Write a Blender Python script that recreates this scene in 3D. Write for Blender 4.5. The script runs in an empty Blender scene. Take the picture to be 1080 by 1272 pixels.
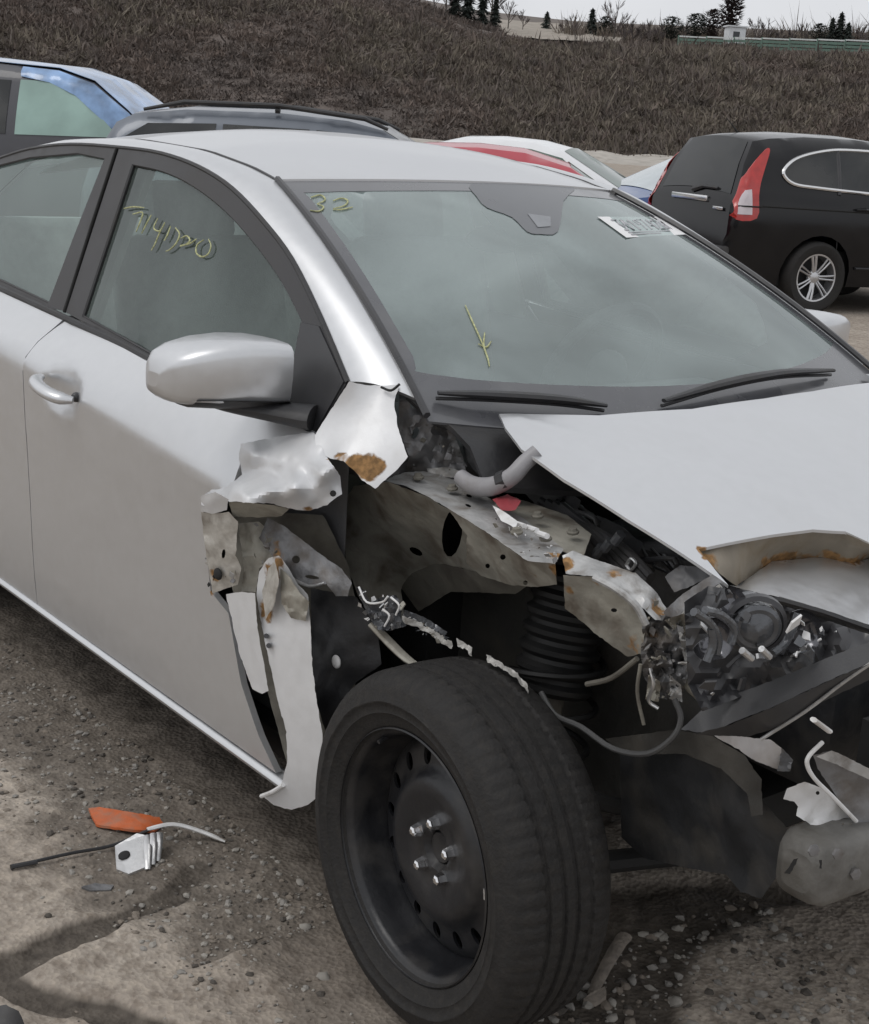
import bpy, bmesh, math, random
import numpy as np
from mathutils import Vector, Matrix, noise
from mathutils.geometry import delaunay_2d_cdt
R = math.radians
SC = bpy.context.scene
COL = SC.collection
random.seed(7)
rng = np.random.default_rng(7)

# ------------------------------------------------------------------ camera
CAM = Vector((1.685, -2.244, 1.5))
FPX = 1774.8                                   # focal length in photograph pixels (photo 1080 x 1272)
YAW, PITCH, ROLL = 2.463, -0.263, 0.064
cf = Vector((math.cos(PITCH)*math.cos(YAW), math.cos(PITCH)*math.sin(YAW), math.sin(PITCH)))
r0 = Vector((math.sin(YAW), -math.cos(YAW), 0)); u0 = r0.cross(cf)
cr = math.cos(ROLL)*r0 + math.sin(ROLL)*u0
cu = -math.sin(ROLL)*r0 + math.cos(ROLL)*u0
cd = bpy.data.cameras.new('camera'); cam = bpy.data.objects.new('camera', cd); COL.objects.link(cam)
cam.matrix_world = Matrix(((cr.x, cu.x, -cf.x, CAM.x), (cr.y, cu.y, -cf.y, CAM.y), (cr.z, cu.z, -cf.z, CAM.z), (0, 0, 0, 1)))
cd.sensor_fit = 'VERTICAL'; cd.sensor_height = 24; cd.lens = 24*FPX/1272
cd.clip_start = .05; cd.clip_end = 3000
SC.camera = cam

# ------------------------------------------------------------------ overcast daylight
W = bpy.data.worlds.new('World'); SC.world = W; W.use_nodes = True
wn = W.node_tree.nodes; wl = W.node_tree.links; wn.clear()
wo = wn.new('ShaderNodeOutputWorld'); wb = wn.new('ShaderNodeBackground')
sky = wn.new('ShaderNodeTexSky'); sky.sky_type = 'NISHITA'; sky.sun_disc = False
SUN_EL, SUN_AZ = 58, 250
sky.sun_elevation = R(SUN_EL); sky.sun_rotation = R(90-SUN_AZ); sky.dust_density = 4
hs = wn.new('ShaderNodeHueSaturation'); hs.inputs['Saturation'].default_value = .15
mx = wn.new('ShaderNodeMix'); mx.data_type = 'RGBA'
tc = wn.new('ShaderNodeTexCoord'); mp = wn.new('ShaderNodeMapping'); mp.inputs['Scale'].default_value = (1, 1, 2.5)
cl = wn.new('ShaderNodeTexNoise'); cl.inputs['Scale'].default_value = 2.2; cl.inputs['Detail'].default_value = 5
rp = wn.new('ShaderNodeValToRGB')
rp.color_ramp.elements[0].position = .3; rp.color_ramp.elements[0].color = (6.1, 6.25, 6.6, 1)
rp.color_ramp.elements[1].position = .7; rp.color_ramp.elements[1].color = (8.7, 8.8, 9.0, 1)
wl.new(tc.outputs['Generated'], mp.inputs['Vector']); wl.new(mp.outputs['Vector'], cl.inputs['Vector'])
wl.new(cl.outputs['Fac'], rp.inputs['Fac'])
wl.new(sky.outputs['Color'], hs.inputs['Color'])
mx.inputs['Factor'].default_value = .86
wl.new(hs.outputs['Color'], mx.inputs['A']); wl.new(rp.outputs['Color'], mx.inputs['B'])
wl.new(mx.outputs['Result'], wb.inputs['Color']); wb.inputs['Strength'].default_value = .1
wl.new(wb.outputs['Background'], wo.inputs['Surface'])
sd = bpy.data.lights.new('sun', 'SUN'); sd.energy = .6; sd.angle = R(25); sd.color = (1, .97, .93)
sun = bpy.data.objects.new('sun', sd); COL.objects.link(sun)
sdir = Vector((math.cos(R(SUN_EL))*math.cos(R(SUN_AZ)), math.cos(R(SUN_EL))*math.sin(R(SUN_AZ)), math.sin(R(SUN_EL))))
sun.rotation_euler = sdir.to_track_quat('Z', 'Y').to_euler(); sun.location = (0, 0, 20)
SC.view_settings.view_transform = 'Standard'; SC.view_settings.look = 'None'
SC.view_settings.exposure = .2; SC.view_settings.gamma = 1; SC.view_settings.use_curve_mapping = False

# ------------------------------------------------------------------ helpers: pixel of the photograph -> point
def ray(px, py): return cf + float((px-540)/FPX)*cr - float((py-636)/FPX)*cu
def onX(px, py, X): d = ray(px, py); return CAM + d*((X-CAM.x)/d.x)
def onY(px, py, Y): d = ray(px, py); return CAM + d*((Y-CAM.y)/d.y)
def onZ(px, py, Z): d = ray(px, py); return CAM + d*((Z-CAM.z)/d.z)
def T(px, py, ax, v):
    d = ray(px, py); i = 'xyz'.index(ax); return (v-CAM[i])/d[i]
def far(px, dist, z=0):
    d = ray(px, 160); h = Vector((d.x, d.y)).normalized()*dist
    return Vector((CAM.x+h.x, CAM.y+h.y, z))
def sm(t): t = max(0., min(1., t)); return t*t*(3-2*t)
def N(p, s, seed=0): return noise.noise(Vector((p[0]*s+seed*7.3, p[1]*s+seed*3.1, p[2]*s-seed*5.7)))

# ------------------------------------------------------------------ helpers: objects
def link(name, me, mat=None, parent=None, smooth=True, ang=40):
    if mat is not None:
        for m in (mat if isinstance(mat, (list, tuple)) else [mat]): me.materials.append(m)
    o = bpy.data.objects.new(name, me); COL.objects.link(o)
    if parent is not None: o.parent = parent
    if smooth:
        me.shade_smooth()
        if ang: me.set_sharp_from_angle(angle=R(ang))
    return o
def tag(o, label=None, cat=None, group=None, kind=None):
    for k, v in (('label', label), ('category', cat), ('group', group), ('kind', kind)):
        if v: o[k] = v
    return o
def empty(name, loc=(0, 0, 0), rz=0, label=None, cat=None, group=None):
    o = bpy.data.objects.new(name, None); COL.objects.link(o); o.location = loc; o.rotation_euler = (0, 0, rz)
    o.empty_display_size = .2
    return tag(o, label, cat, group)

def catmull(pts, n=6, closed=False):
    P = [Vector(p) for p in pts]; out = []
    m = len(P)
    for i in range(m if closed else m-1):
        p0 = P[(i-1) % m] if closed or i > 0 else P[0]*2-P[1]
        p1, p2 = P[i], P[(i+1) % m]
        p3 = P[(i+2) % m] if closed or i+2 < m else P[-1]*2-P[-2]
        for k in range(n):
            t = k/n
            out.append(.5*((2*p1)+(p2-p0)*t+(2*p0-5*p1+4*p2-p3)*t*t+(3*p1-p0-3*p2+p3)*t**3))
    if not closed: out.append(P[-1])
    return out

class MB:
    def __init__(s): s.v = []; s.f = []; s.m = []
    def add(s, v, f, m=0):
        b = len(s.v); s.v += [tuple(p) for p in v]; s.f += [tuple(i+b for i in q) for q in f]; s.m += [m]*len(f); return s
    def box(s, c, d, rot=None, m=0, bev=0):
        bm = bmesh.new(); bmesh.ops.create_cube(bm, size=1)
        for v in bm.verts: v.co = Vector((v.co.x*d[0], v.co.y*d[1], v.co.z*d[2]))
        if bev: bmesh.ops.bevel(bm, geom=list(bm.edges), offset=bev, segments=2, affect='EDGES', profile=.5)
        M = rot if rot is not None else Matrix.Identity(3)
        vs = [M @ v.co + Vector(c) for v in bm.verts]; bm.verts.index_update()
        fs = [[v.index for v in f.verts] for f in bm.faces]; bm.free()
        return s.add(vs, fs, m)
    def tube(s, pts, r, n=8, cap=True, m=0, flat=1.):
        P = [Vector(p) for p in pts]; rs = [float(q) for q in r] if isinstance(r, (list, tuple)) else [r]*len(P)
        v = []; f = []; ref = None
        for i, p in enumerate(P):
            t = (P[min(i+1, len(P)-1)]-P[max(i-1, 0)]).normalized()
            if ref is None:
                ref = t.cross(Vector((0, 0, 1)))
                if ref.length < .1: ref = t.cross(Vector((1, 0, 0)))
            ref = (ref - t*ref.dot(t)).normalized(); b = t.cross(ref)
            for k in range(n):
                a = 2*math.pi*k/n; v.append(p+rs[i]*(math.cos(a)*ref+math.sin(a)*flat*b))
        for i in range(len(P)-1):
            for k in range(n):
                k2 = (k+1) % n; f.append((i*n+k, i*n+k2, (i+1)*n+k2, (i+1)*n+k))
        if cap: f.append(tuple(range(n))[::-1]); f.append(tuple(range((len(P)-1)*n, len(P)*n)))
        return s.add(v, f, m)
    def lathe(s, prof, c, ax, n=48, m=0, closed=False):       # prof: (radius, offset along ax)
        ax = Vector(ax).normalized(); e1 = ax.cross(Vector((0, 0, 1)))
        if e1.length < .1: e1 = ax.cross(Vector((1, 0, 0)))
        e1.normalize(); e2 = ax.cross(e1); c = Vector(c); v = []; f = []; k = len(prof)
        for i in range(n):
            a = 2*math.pi*i/n; d = math.cos(a)*e1+math.sin(a)*e2
            for (r_, h) in prof: v.append(c+ax*h+d*r_)
        for i in range(n):
            for j in range(k if closed else k-1):
                i2 = (i+1) % n; j2 = (j+1) % k
                f.append((i*k+j, i2*k+j, i2*k+j2, i*k+j2))
        return s.add(v, f, m)
    def grid(s, rows, m=0, thick=0, d=None, closed=False):     # rows of points; optional thickness along d
        a, b = len(rows), len(rows[0]); v = [Vector(p) for r_ in rows for p in r_]
        f = [(i*b+j, i*b+j+1, (i+1)*b+j+1, (i+1)*b+j) for i in range(a-1) for j in range(b-1)]
        if closed: f += [(i*b+b-1, i*b, (i+1)*b, (i+1)*b+b-1) for i in range(a-1)]
        s.add(v, f, m)
        if thick:
            d = Vector(d).normalized()*thick; s.add([p+d for p in v], [q[::-1] for q in f], m)
            ring = [(0, j) for j in range(b)]+[(i, b-1) for i in range(1, a)]+[(a-1, j) for j in range(b-2, -1, -1)]+[(i, 0) for i in range(a-2, 0, -1)]
            rp_ = [v[i*b+j] for i, j in ring]; k = len(rp_)
            s.add(rp_+[p+d for p in rp_], [(i, i+k, (i+1) % k+k, (i+1) % k) for i in range(k)], m)
        return s
    def ell(s, c, rad, n=16, k=10, rot=None, m=0):
        M = rot if rot is not None else Matrix.Identity(3); v = []; f = []
        for i in range(k+1):
            th = math.pi*i/k
            for j in range(n):
                ph = 2*math.pi*j/n
                v.append(Vector(c)+M @ Vector((rad[0]*math.sin(th)*math.cos(ph), rad[1]*math.sin(th)*math.sin(ph), rad[2]*math.cos(th))))
        for i in range(k):
            for j in range(n):
                j2 = (j+1) % n; f.append((i*n+j, (i+1)*n+j, (i+1)*n+j2, i*n+j2))
        return s.add(v, f, m)
    def mirror(s):                                             # mirror across the car's centre plane
        s.v = [(x, -y, z) for x, y, z in s.v]; s.f = [q[::-1] for q in s.f]; return s
    def build(s, name, mat=None, parent=None, smooth=True, ang=40):
        me = bpy.data.meshes.new(name); me.from_pydata([tuple(p) for p in s.v], [], s.f)
        if any(s.m): me.polygons.foreach_set('material_index', s.m)
        me.validate(); me.update()
        return link(name, me, mat, parent, smooth, ang)

def inside(poly, X, Y):
    c = np.zeros(X.shape, bool); n = len(poly)
    for i in range(n):
        x1, y1 = poly[i]; x2, y2 = poly[(i+1) % n]
        if y1 == y2: continue
        k = (y1 > Y) != (y2 > Y)
        c ^= k & (X < (x2-x1)*(Y-y1)/(y2-y1)+x1)
    return c
def edist(poly, X, Y):
    d = np.full(X.shape, 1e9); n = len(poly)
    for i in range(n):
        a = np.array(poly[i]); b = np.array(poly[(i+1) % n]); ab = b-a; L = ab@ab
        if L < 1e-14: continue
        t = np.clip(((X-a[0])*ab[0]+(Y-a[1])*ab[1])/L, 0, 1)
        d = np.minimum(d, np.hypot(X-a[0]-t*ab[0], Y-a[1]-t*ab[1]))
    return d
def resample(poly, res):
    out = []
    n = len(poly)
    for i in range(n):
        a, b = np.array(poly[i], float), np.array(poly[(i+1) % n], float)
        k = max(1, int(np.hypot(*(b-a))/res+.5))
        out += [tuple(a+(b-a)*j/k) for j in range(k)]
    return out
def fill(outline, surf, res, thick=0, tdir=None, holes=(), mb=None, m=0):
    """triangulate an outline in the surface's own parameters (with holes) and lift it onto the surface"""
    mb = mb or MB(); loops = [resample(outline, res)]+[resample(h, res) for h in holes]
    A = np.array(loops[0]); lo, hi = A.min(0), A.max(0)
    gx, gy = np.meshgrid(np.arange(lo[0]+res*.5, hi[0], res), np.arange(lo[1]+res*.5, hi[1], res))
    gx = gx+(np.arange(gx.shape[0]) % 2)[:, None]*res*.5
    ok = inside(loops[0], gx, gy) & (edist(loops[0], gx, gy) > res*.45)
    for h in loops[1:]: ok &= ~inside(h, gx, gy) & (edist(h, gx, gy) > res*.45)
    pts = []; eds = []
    for L in loops:
        b = len(pts); pts += L; eds += [(b+i, b+(i+1) % len(L)) for i in range(len(L))]
    pts += list(zip(gx[ok], gy[ok]))
    V, E_, F, ov, oe, of = delaunay_2d_cdt([Vector((float(p[0]), float(p[1]))) for p in pts], eds, [], 0, 1e-7)
    cx = np.array([sum(V[i].x for i in f)/3 for f in F]); cy = np.array([sum(V[i].y for i in f)/3 for f in F])
    ok = inside(loops[0], cx, cy)
    for h in loops[1:]: ok &= ~inside(h, cx, cy)
    F = [tuple(f) for f, k in zip(F, ok) if k]
    P = [surf(v.x, v.y) for v in V]
    # face the camera side
    n = Vector((0, 0, 0))
    for f in F[::max(1, len(F)//60)]:
        a, b, c = (P[i] for i in f); q = (b-a).cross(c-a)
        n += q
    want = -Vector(tdir) if tdir is not None else CAM-P[0]
    if n.dot(want) < 0: F = [f[::-1] for f in F]
    mb.add(P, F, m)
    if thick:
        d = (Vector(tdir).normalized() if tdir is not None else (P[0]-CAM).normalized())*thick
        mb.add([p+d for p in P], [f[::-1] for f in F], m)
        cnt = {}
        for f in F:
            for i in range(3):
                e = (f[i], f[(i+1) % 3]); cnt[frozenset(e)] = cnt.get(frozenset(e), [])+[e]
        be = [es[0] for es in cnt.values() if len(es) == 1]
        idx = {}; vs = []
        for e in be:
            for i in e:
                if i not in idx: idx[i] = len(vs)//2; vs += [P[i], P[i]+d]
        mb.add(vs, [(2*idx[b], 2*idx[a], 2*idx[a]+1, 2*idx[b]+1) for a, b in be], m)
    return mb
def sheet(ctrl, outline=None, res=8, amp=0, scale=30, thick=.004, holes=(), seed=0, tdir=None, mb=None, m=0, power=2, jag=.7, round_=0):
    """sheet metal whose outline corners (px, py, axis, value) each lie at their own depth; amp crumples it"""
    C = [(c[0], c[1], T(c[0], c[1], c[2], c[3])) for c in ctrl]
    ol = outline or [(c[0], c[1]) for c in ctrl]
    X = np.array([(c[0], c[1]) for c in C])/100; ct = np.array([c[2] for c in C]); n = len(C)
    def phi(r2): return .5*r2*np.log(r2+1e-9)
    A = np.zeros((n+3, n+3)); A[:n, :n] = phi(((X[:, None]-X[None])**2).sum(-1))+np.eye(n)*2e-4
    A[:n, n] = 1; A[:n, n+1:] = X; A[n, :n] = 1; A[n+1:, :n] = X.T
    w = np.linalg.lstsq(A, np.concatenate([ct, np.zeros(3)]), rcond=None)[0]
    for _ in range(round_):                                # corners of bent metal are never knife-sharp
        q = []
        for k in range(len(ol)):
            (ax, ay), (bx, by) = ol[k], ol[(k+1) % len(ol)]; q += [(ax*.8+bx*.2, ay*.8+by*.2), (ax*.2+bx*.8, ay*.2+by*.8)]
        ol = q
    if jag:
        ol = resample(ol, max(2.5, res*.7))
        ol = [(a+jag*noise.noise(Vector((a*.16, b*.16, seed+.5)))+jag*.6*noise.noise(Vector((a*.45, b*.45, seed+3.5))), b+jag*noise.noise(Vector((a*.16, b*.16, seed+9.5)))+jag*.6*noise.noise(Vector((a*.45, b*.45, seed+6.5)))) for a, b in ol]
    def surf(u, v):
        r2 = ((X-np.array([u, v])/100)**2).sum(-1)
        t = float(phi(r2) @ w[:n]+w[n]+w[n+1]*u/100+w[n+2]*v/100)
        if amp:
            q = Vector((u/scale+seed*3.7, v/scale, seed*1.3))
            t += amp*(noise.noise(q)+.35*noise.noise(q*2.3)+.5*(abs(noise.noise(q*1.6+Vector((5, 1, 2))))-.25))
        return CAM+ray(u, v)*t
    return fill(ol, surf, res, thick, tdir, holes, mb, m)
def wear(o, spots, seed=0, name='wear'):
    """chipped paint / rust patches of their own shape: spots (point, radius, amount)"""
    me = o.data; a = me.attributes.new(name, 'FLOAT', 'POINT'); v = np.empty(len(me.vertices)*3); me.vertices.foreach_get('co', v)
    v = v.reshape(-1, 3); w = np.zeros(len(v))
    for p, r_, k in spots:
        d = np.linalg.norm(v-np.array(p), axis=1)/r_
        w = np.maximum(w, k*np.clip(1.35-d, 0, 1))
    a.data.foreach_set('value', w.astype(np.float32))

# ------------------------------------------------------------------ materials
def srgb(r, g, b): return tuple(((c/255)/12.92 if c/255 <= .04045 else ((c/255+.055)/1.055)**2.4) for c in (r, g, b))
MATS = {}
def mat(name, col, rough=.5, metal=0, var=.12, vs=12, bump=0, bs=60, coat=0, spec=.5, dirt=None, da=.5, ds=5, rust=None, rvar=.1):
    m = bpy.data.materials.new(name); MATS[name] = m; m.use_nodes = True
    nt = m.node_tree; nd = nt.nodes; ln = nt.links; b = nd['Principled BSDF']
    b.inputs['Metallic'].default_value = metal
    b.inputs['Specular IOR Level'].default_value = spec
    if coat: b.inputs['Coat Weight'].default_value = coat; b.inputs['Coat Roughness'].default_value = .06
    tc = nd.new('ShaderNodeTexCoord')
    def nz(scale, detail=4, w=0.):
        n = nd.new('ShaderNodeTexNoise'); n.inputs['Scale'].default_value = scale; n.inputs['Detail'].default_value = detail
        n.inputs['Distortion'].default_value = w; ln.new(tc.outputs['Object'], n.inputs['Vector']); return n
    def ramp(src, a, c):
        r_ = nd.new('ShaderNodeMapRange'); r_.inputs[1].default_value = a; r_.inputs[2].default_value = c; ln.new(src, r_.inputs[0]); return r_.outputs[0]
    def mix(f, A, B, mode='MIX'):
        x = nd.new('ShaderNodeMix'); x.data_type = 'RGBA'; x.blend_type = mode; x.clamp_factor = True
        for k, q in (('Factor', f), ('A', A), ('B', B)):
            if isinstance(q, bpy.types.NodeSocket): ln.new(q, x.inputs[k])
            else: x.inputs[k].default_value = q if k == 'Factor' else (*q[:3], 1)
        return x.outputs['Result']
    n1 = nz(vs)
    c = mix(ramp(n1.outputs['Fac'], .3, .7), tuple(q*(1-var) for q in col), tuple(min(1, q*(1+var)) for q in col))
    rsock = nd.new('ShaderNodeMapRange'); ln.new(n1.outputs['Fac'], rsock.inputs[0]); rsock.inputs[1].default_value = .3; rsock.inputs[2].default_value = .7
    rsock.inputs[3].default_value = max(.02, rough*(1-rvar)); rsock.inputs[4].default_value = min(1, rough*(1+rvar)); ro = rsock.outputs[0]
    if dirt:
        n2 = nz(ds, 8, .4); f = nd.new('ShaderNodeMath'); f.operation = 'MULTIPLY'; ln.new(ramp(n2.outputs['Fac'], .46, .7), f.inputs[0]); f.inputs[1].default_value = da
        c = mix(f.outputs[0], c, dirt)
        rm = nd.new('ShaderNodeMix'); ln.new(f.outputs[0], rm.inputs['Factor']); ln.new(ro, rm.inputs['A']); rm.inputs['B'].default_value = .85; ro = rm.outputs['Result']
    if rust:
        at = nd.new('ShaderNodeAttribute'); at.attribute_name = 'wear'; n3 = nz(45, 6, .5)
        s = nd.new('ShaderNodeMath'); s.operation = 'ADD'; ln.new(at.outputs['Fac'], s.inputs[0])
        s2 = nd.new('ShaderNodeMath'); s2.operation = 'MULTIPLY_ADD'; ln.new(n3.outputs['Fac'], s2.inputs[0]); s2.inputs[1].default_value = 1.1; s2.inputs[2].default_value = -.55
        ln.new(s2.outputs[0], s.inputs[1])
        gate = nd.new('ShaderNodeMath'); gate.operation = 'MULTIPLY'; ln.new(ramp(s.outputs[0], .42, .62), gate.inputs[0]); ln.new(ramp(at.outputs['Fac'], .02, .15), gate.inputs[1])
        n4 = nz(90, 4)
        rc = mix(ramp(n4.outputs['Fac'], .35, .65), rust, tuple(q*.45 for q in rust))
        c = mix(gate.outputs[0], c, rc)
        rm = nd.new('ShaderNodeMix'); ln.new(gate.outputs[0], rm.inputs['Factor']); ln.new(ro, rm.inputs['A']); rm.inputs['B'].default_value = .9; ro = rm.outputs['Result']
        mm = nd.new('ShaderNodeMath'); mm.operation = 'MULTIPLY_ADD'; ln.new(gate.outputs[0], mm.inputs[0]); mm.inputs[1].default_value = -metal; mm.inputs[2].default_value = metal; ln.new(mm.outputs[0], b.inputs['Metallic'])
        if coat:
            cm_ = nd.new('ShaderNodeMath'); cm_.operation = 'MULTIPLY_ADD'; ln.new(gate.outputs[0], cm_.inputs[0]); cm_.inputs[1].default_value = -coat; cm_.inputs[2].default_value = coat; ln.new(cm_.outputs[0], b.inputs['Coat Weight'])
    ln.new(c, b.inputs['Base Color']); ln.new(ro, b.inputs['Roughness'])
    if bump:
        n5 = nz(bs, 5); bp = nd.new('ShaderNodeBump'); bp.inputs['Strength'].default_value = bump; bp.inputs['Distance'].default_value = .01
        ln.new(n5.outputs['Fac'], bp.inputs['Height']); ln.new(bp.outputs['Normal'], b.inputs['Normal'])
    return m
def glass(name, tint, dust=.12, dcol=(.4, .43, .42), rough=.02, ds=3, ior=1.5):
    m = bpy.data.materials.new(name); MATS[name] = m; m.use_nodes = True
    nt = m.node_tree; nd = nt.nodes; ln = nt.links; nd.clear()
    o = nd.new('ShaderNodeOutputMaterial'); tr = nd.new('ShaderNodeBsdfTransparent'); gl = nd.new('ShaderNodeBsdfGlossy'); df = nd.new('ShaderNodeBsdfDiffuse')
    tr.inputs['Color'].default_value = (*tint, 1); gl.inputs['Roughness'].default_value = rough; gl.inputs['Color'].default_value = (.95, 1, .99, 1); df.inputs['Color'].default_value = (*dcol, 1)
    fr = nd.new('ShaderNodeFresnel'); fr.inputs['IOR'].default_value = ior
    tc = nd.new('ShaderNodeTexCoord'); n = nd.new('ShaderNodeTexNoise'); n.inputs['Scale'].default_value = ds; n.inputs['Detail'].default_value = 6; n.inputs['Distortion'].default_value = .6
    ln.new(tc.outputs['Object'], n.inputs['Vector'])
    mr = nd.new('ShaderNodeMapRange'); mr.inputs[1].default_value = .3; mr.inputs[2].default_value = .75; mr.inputs[3].default_value = dust*.5; mr.inputs[4].default_value = dust*1.5; ln.new(n.outputs['Fac'], mr.inputs[0])
    m1 = nd.new('ShaderNodeMixShader'); m2 = nd.new('ShaderNodeMixShader')
    ln.new(mr.outputs[0], m1.inputs[0]); ln.new(tr.outputs[0], m1.inputs[1]); ln.new(df.outputs[0], m1.inputs[2])
    ln.new(fr.outputs[0], m2.inputs[0]); ln.new(m1.outputs[0], m2.inputs[1]); ln.new(gl.outputs[0], m2.inputs[2])
    ln.new(m2.outputs[0], o.inputs['Surface'])
    return m
MUD = (.13, .105, .08)
RUST = (.34, .19, .075)
paint = mat('silver_paint', (.62, .63, .645), .36, .72, .02, 40, 0, 0, coat=.3, dirt=(.42, .40, .37), da=.07, ds=4, rust=RUST)
torn = mat('torn_silver_panel', (.66, .665, .675), .42, .18, .03, 30, .05, 55, coat=.2, dirt=(.36, .34, .31), da=.14, ds=16, rust=RUST)
paint_in = mat('paint_inner_face', (.50, .48, .44), .5, .25, .2, 18, .3, 50, dirt=MUD, da=.8, ds=18, rust=RUST)
primer = mat('grey_primer_steel', (.35, .335, .29), .52, .2, .2, 16, .3, 55, dirt=MUD, da=.9, ds=15, rust=RUST)
dirty = mat('muddy_steel', (.17, .16, .135), .75, .1, .2, 9, .25, 60, dirt=(.07, .06, .05), da=.8, ds=10, rust=RUST)
grey_m = mat('grey_sheet_steel', (.2, .2, .205), .45, .45, .25, 26, .3, 60, dirt=MUD, da=.7, ds=20, rust=RUST)
bright = mat('bare_bright_metal', (.6, .6, .6), .3, .8, .1, 30, .1, 90)
white_p = mat('white_torn_plastic', (.72, .72, .72), .5, 0, .06, 20, .1, 60, dirt=(.3, .27, .23), da=.5, ds=25)
black = mat('black_plastic', (.022, .022, .024), .45, 0, .2, 14, .1, 90, dirt=(.06, .055, .05), da=.45, ds=10)
blackg = mat('gloss_black_trim', (.035, .035, .038), .3, 0, .1, 10, 0, 0, dirt=(.1, .095, .09), da=.3, ds=6)
sash = mat('grey_black_sash_film', (.035, .034, .036), .42, 0, .08, 10, 0, 0, dirt=(.08, .077, .074), da=.3, ds=6)
darkgap = mat('dark_underside', (.012, .012, .012), .8, 0, .3, 10)
bay = mat('engine_bay_plastic', (.03, .031, .034), .38, 0, .25, 12, .2, 60, dirt=(.09, .085, .075), da=.5, ds=14)
rubber = mat('tyre_rubber', (.021, .020, .0195), .72, 0, .15, 25, .25, 160, spec=.3, dirt=(.06, .053, .045), da=.2, ds=60)
steel_w = mat('black_steel_wheel', (.014, .0145, .017), .38, .1, .15, 20, .08, 80, dirt=(.075, .068, .06), da=.45, ds=11)
chrome = mat('chrome_nut', (.75, .75, .76), .16, 1, .03, 20)
alloy = mat('alloy_rim', (.55, .55, .56), .3, .8, .06, 20)
cast = mat('cast_alloy', (.22, .22, .22), .5, .6, .2, 25, .3, 90, dirt=(.06, .055, .05), da=.6, ds=20)
hose_l = mat('pale_grey_hose', (.27, .265, .275), .45, 0, .1, 30, .1, 60, dirt=MUD, da=.4, ds=20)
redp = mat('red_plastic', (.3, .05, .06), .4, 0, .1, 30)
lensp = mat('cracked_lens_plastic', (.10, .104, .112), .14, .35, .25, 25, .4, 50)
seatm = mat('grey_seat_cloth', (.36, .36, .365), .9, 0, .15, 30, .2, 300)
dashm = mat('dark_dashboard', (.12, .12, .125), .7, 0, .1, 12, .1, 200)
headl = mat('pale_headliner', (.55, .54, .52), .9, 0, .05, 20)
yellow = mat('yellow_crayon', (.44, .45, .25), .8, 0, .35, 120, spec=.1)
label_m = mat('white_label_paper', (.78, .78, .78), .6, 0, .03, 20)
ink = mat('grey_label_print', (.42, .42, .44), .7, 0, .2, 60)
windshield_g = glass('windshield_glass', (.80, .89, .86), .20, (.78, .92, .91), .03, 2.2, 1.68)
side_g = glass('side_window_glass', (.76, .87, .83), .10, (.62, .75, .71), .02, 2.5, 1.5)
frit = mat('windshield_frit', (.075, .077, .085), .25, 0, .1, 12, 0, 0, coat=.6, dirt=(.17, .17, .17), da=.4, ds=5)
orange_p = mat('orange_plastic', srgb(190, 98, 55), .5, 0, .15, 20, .15, 60, dirt=(.26, .2, .15), da=.6, ds=30)
wood_m = mat('weathered_wood', (.22, .19, .16), .85, 0, .25, 40, .4, 120)

# ------------------------------------------------------------------ ground
def axis_lines(a, b, step, far_):
    c = list(np.arange(a, b, step)); lo, hi = [], []
    d = step; x = a
    while x > -far_: d *= 1.22; x -= d; lo.append(x)
    d = step; x = c[-1]
    while x < far_: d *= 1.22; x += d; hi.append(x)
    return np.array(lo[::-1]+c+hi)
gX = axis_lines(-3.0, 1.1, .011, 520); gY = axis_lines(-2.0, .5, .011, 520)
GX, GY = np.meshgrid(gX, gY, indexing='ij')
def seg_d(pl, X, Y):
    d = np.full(X.shape, 1e9)
    for (ax, ay), (bx, by) in zip(pl[:-1], pl[1:]):
        vx, vy = bx-ax, by-ay; t = np.clip(((X-ax)*vx+(Y-ay)*vy)/(vx*vx+vy*vy), 0, 1)
        d = np.minimum(d, np.hypot(X-ax-t*vx, Y-ay-t*vy))
    return d
def gpl(px): return [(q.x, q.y) for q in (onZ(x, y, 0) for x, y in px)]
crackA = gpl([(-60, 1222), (0, 1195), (60, 1167), (130, 1137), (150, 1128), (215, 1098), (245, 1072)])
crackB = gpl([(-60, 1196), (0, 1206), (40, 1230), (110, 1240), (150, 1255), (230, 1290)])
def smoothnoise(X, Y, s, seed):
    r_ = np.random.default_rng(seed); n = 128; g = r_.random((n, n))
    u, v = X*s % n, Y*s % n; i, j = u.astype(int), v.astype(int); fu, fv = u-i, v-j
    fu = fu*fu*(3-2*fu); fv = fv*fv*(3-2*fv); i2, j2 = (i+1) % n, (j+1) % n; i %= n; j %= n
    return (g[i, j]*(1-fu)+g[i2, j]*fu)*(1-fv)+(g[i, j2]*(1-fu)+g[i2, j2]*fu)*fv-.5
def fbm(X, Y, s, seed, o=4): return sum(smoothnoise(X, Y, s*2**k, seed+k)/2**k for k in range(o))
wob = fbm(GX, GY, 9, 11)*.035
def blur(a, k):
    a = a.astype(float)
    for _ in range(k):
        for ax_ in (0, 1): a = (np.roll(a, 1, ax_)+2*a+np.roll(a, -1, ax_))/4
    return a
dA = seg_d(crackA, GX, GY)+wob; dB = seg_d(crackB, GX, GY)+wob
near = np.clip(1.4-np.hypot(GX+1, GY+1)/9, 0, 1)
darker = np.maximum(np.clip((.032-dA)/.010, 0, 1), np.clip((.030-dB)/.010, 0, 1))*1.1  # wet soil along the two cracks
moist = gpl([(255, 1060), (330, 1010), (420, 1010), (520, 1300), (380, 1330), (330, 1200), (300, 1150), (240, 1130), (215, 1095)])
ins = inside(moist, GX+wob*2, GY+wob*2); darker = np.maximum(darker, blur(ins, 7)*.5)
soil = gpl([(700, 1090), (1120, 1080), (960, 1115), (880, 1160), (850, 1200), (862, 1290), (880, 1340), (560, 1340)])
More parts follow.
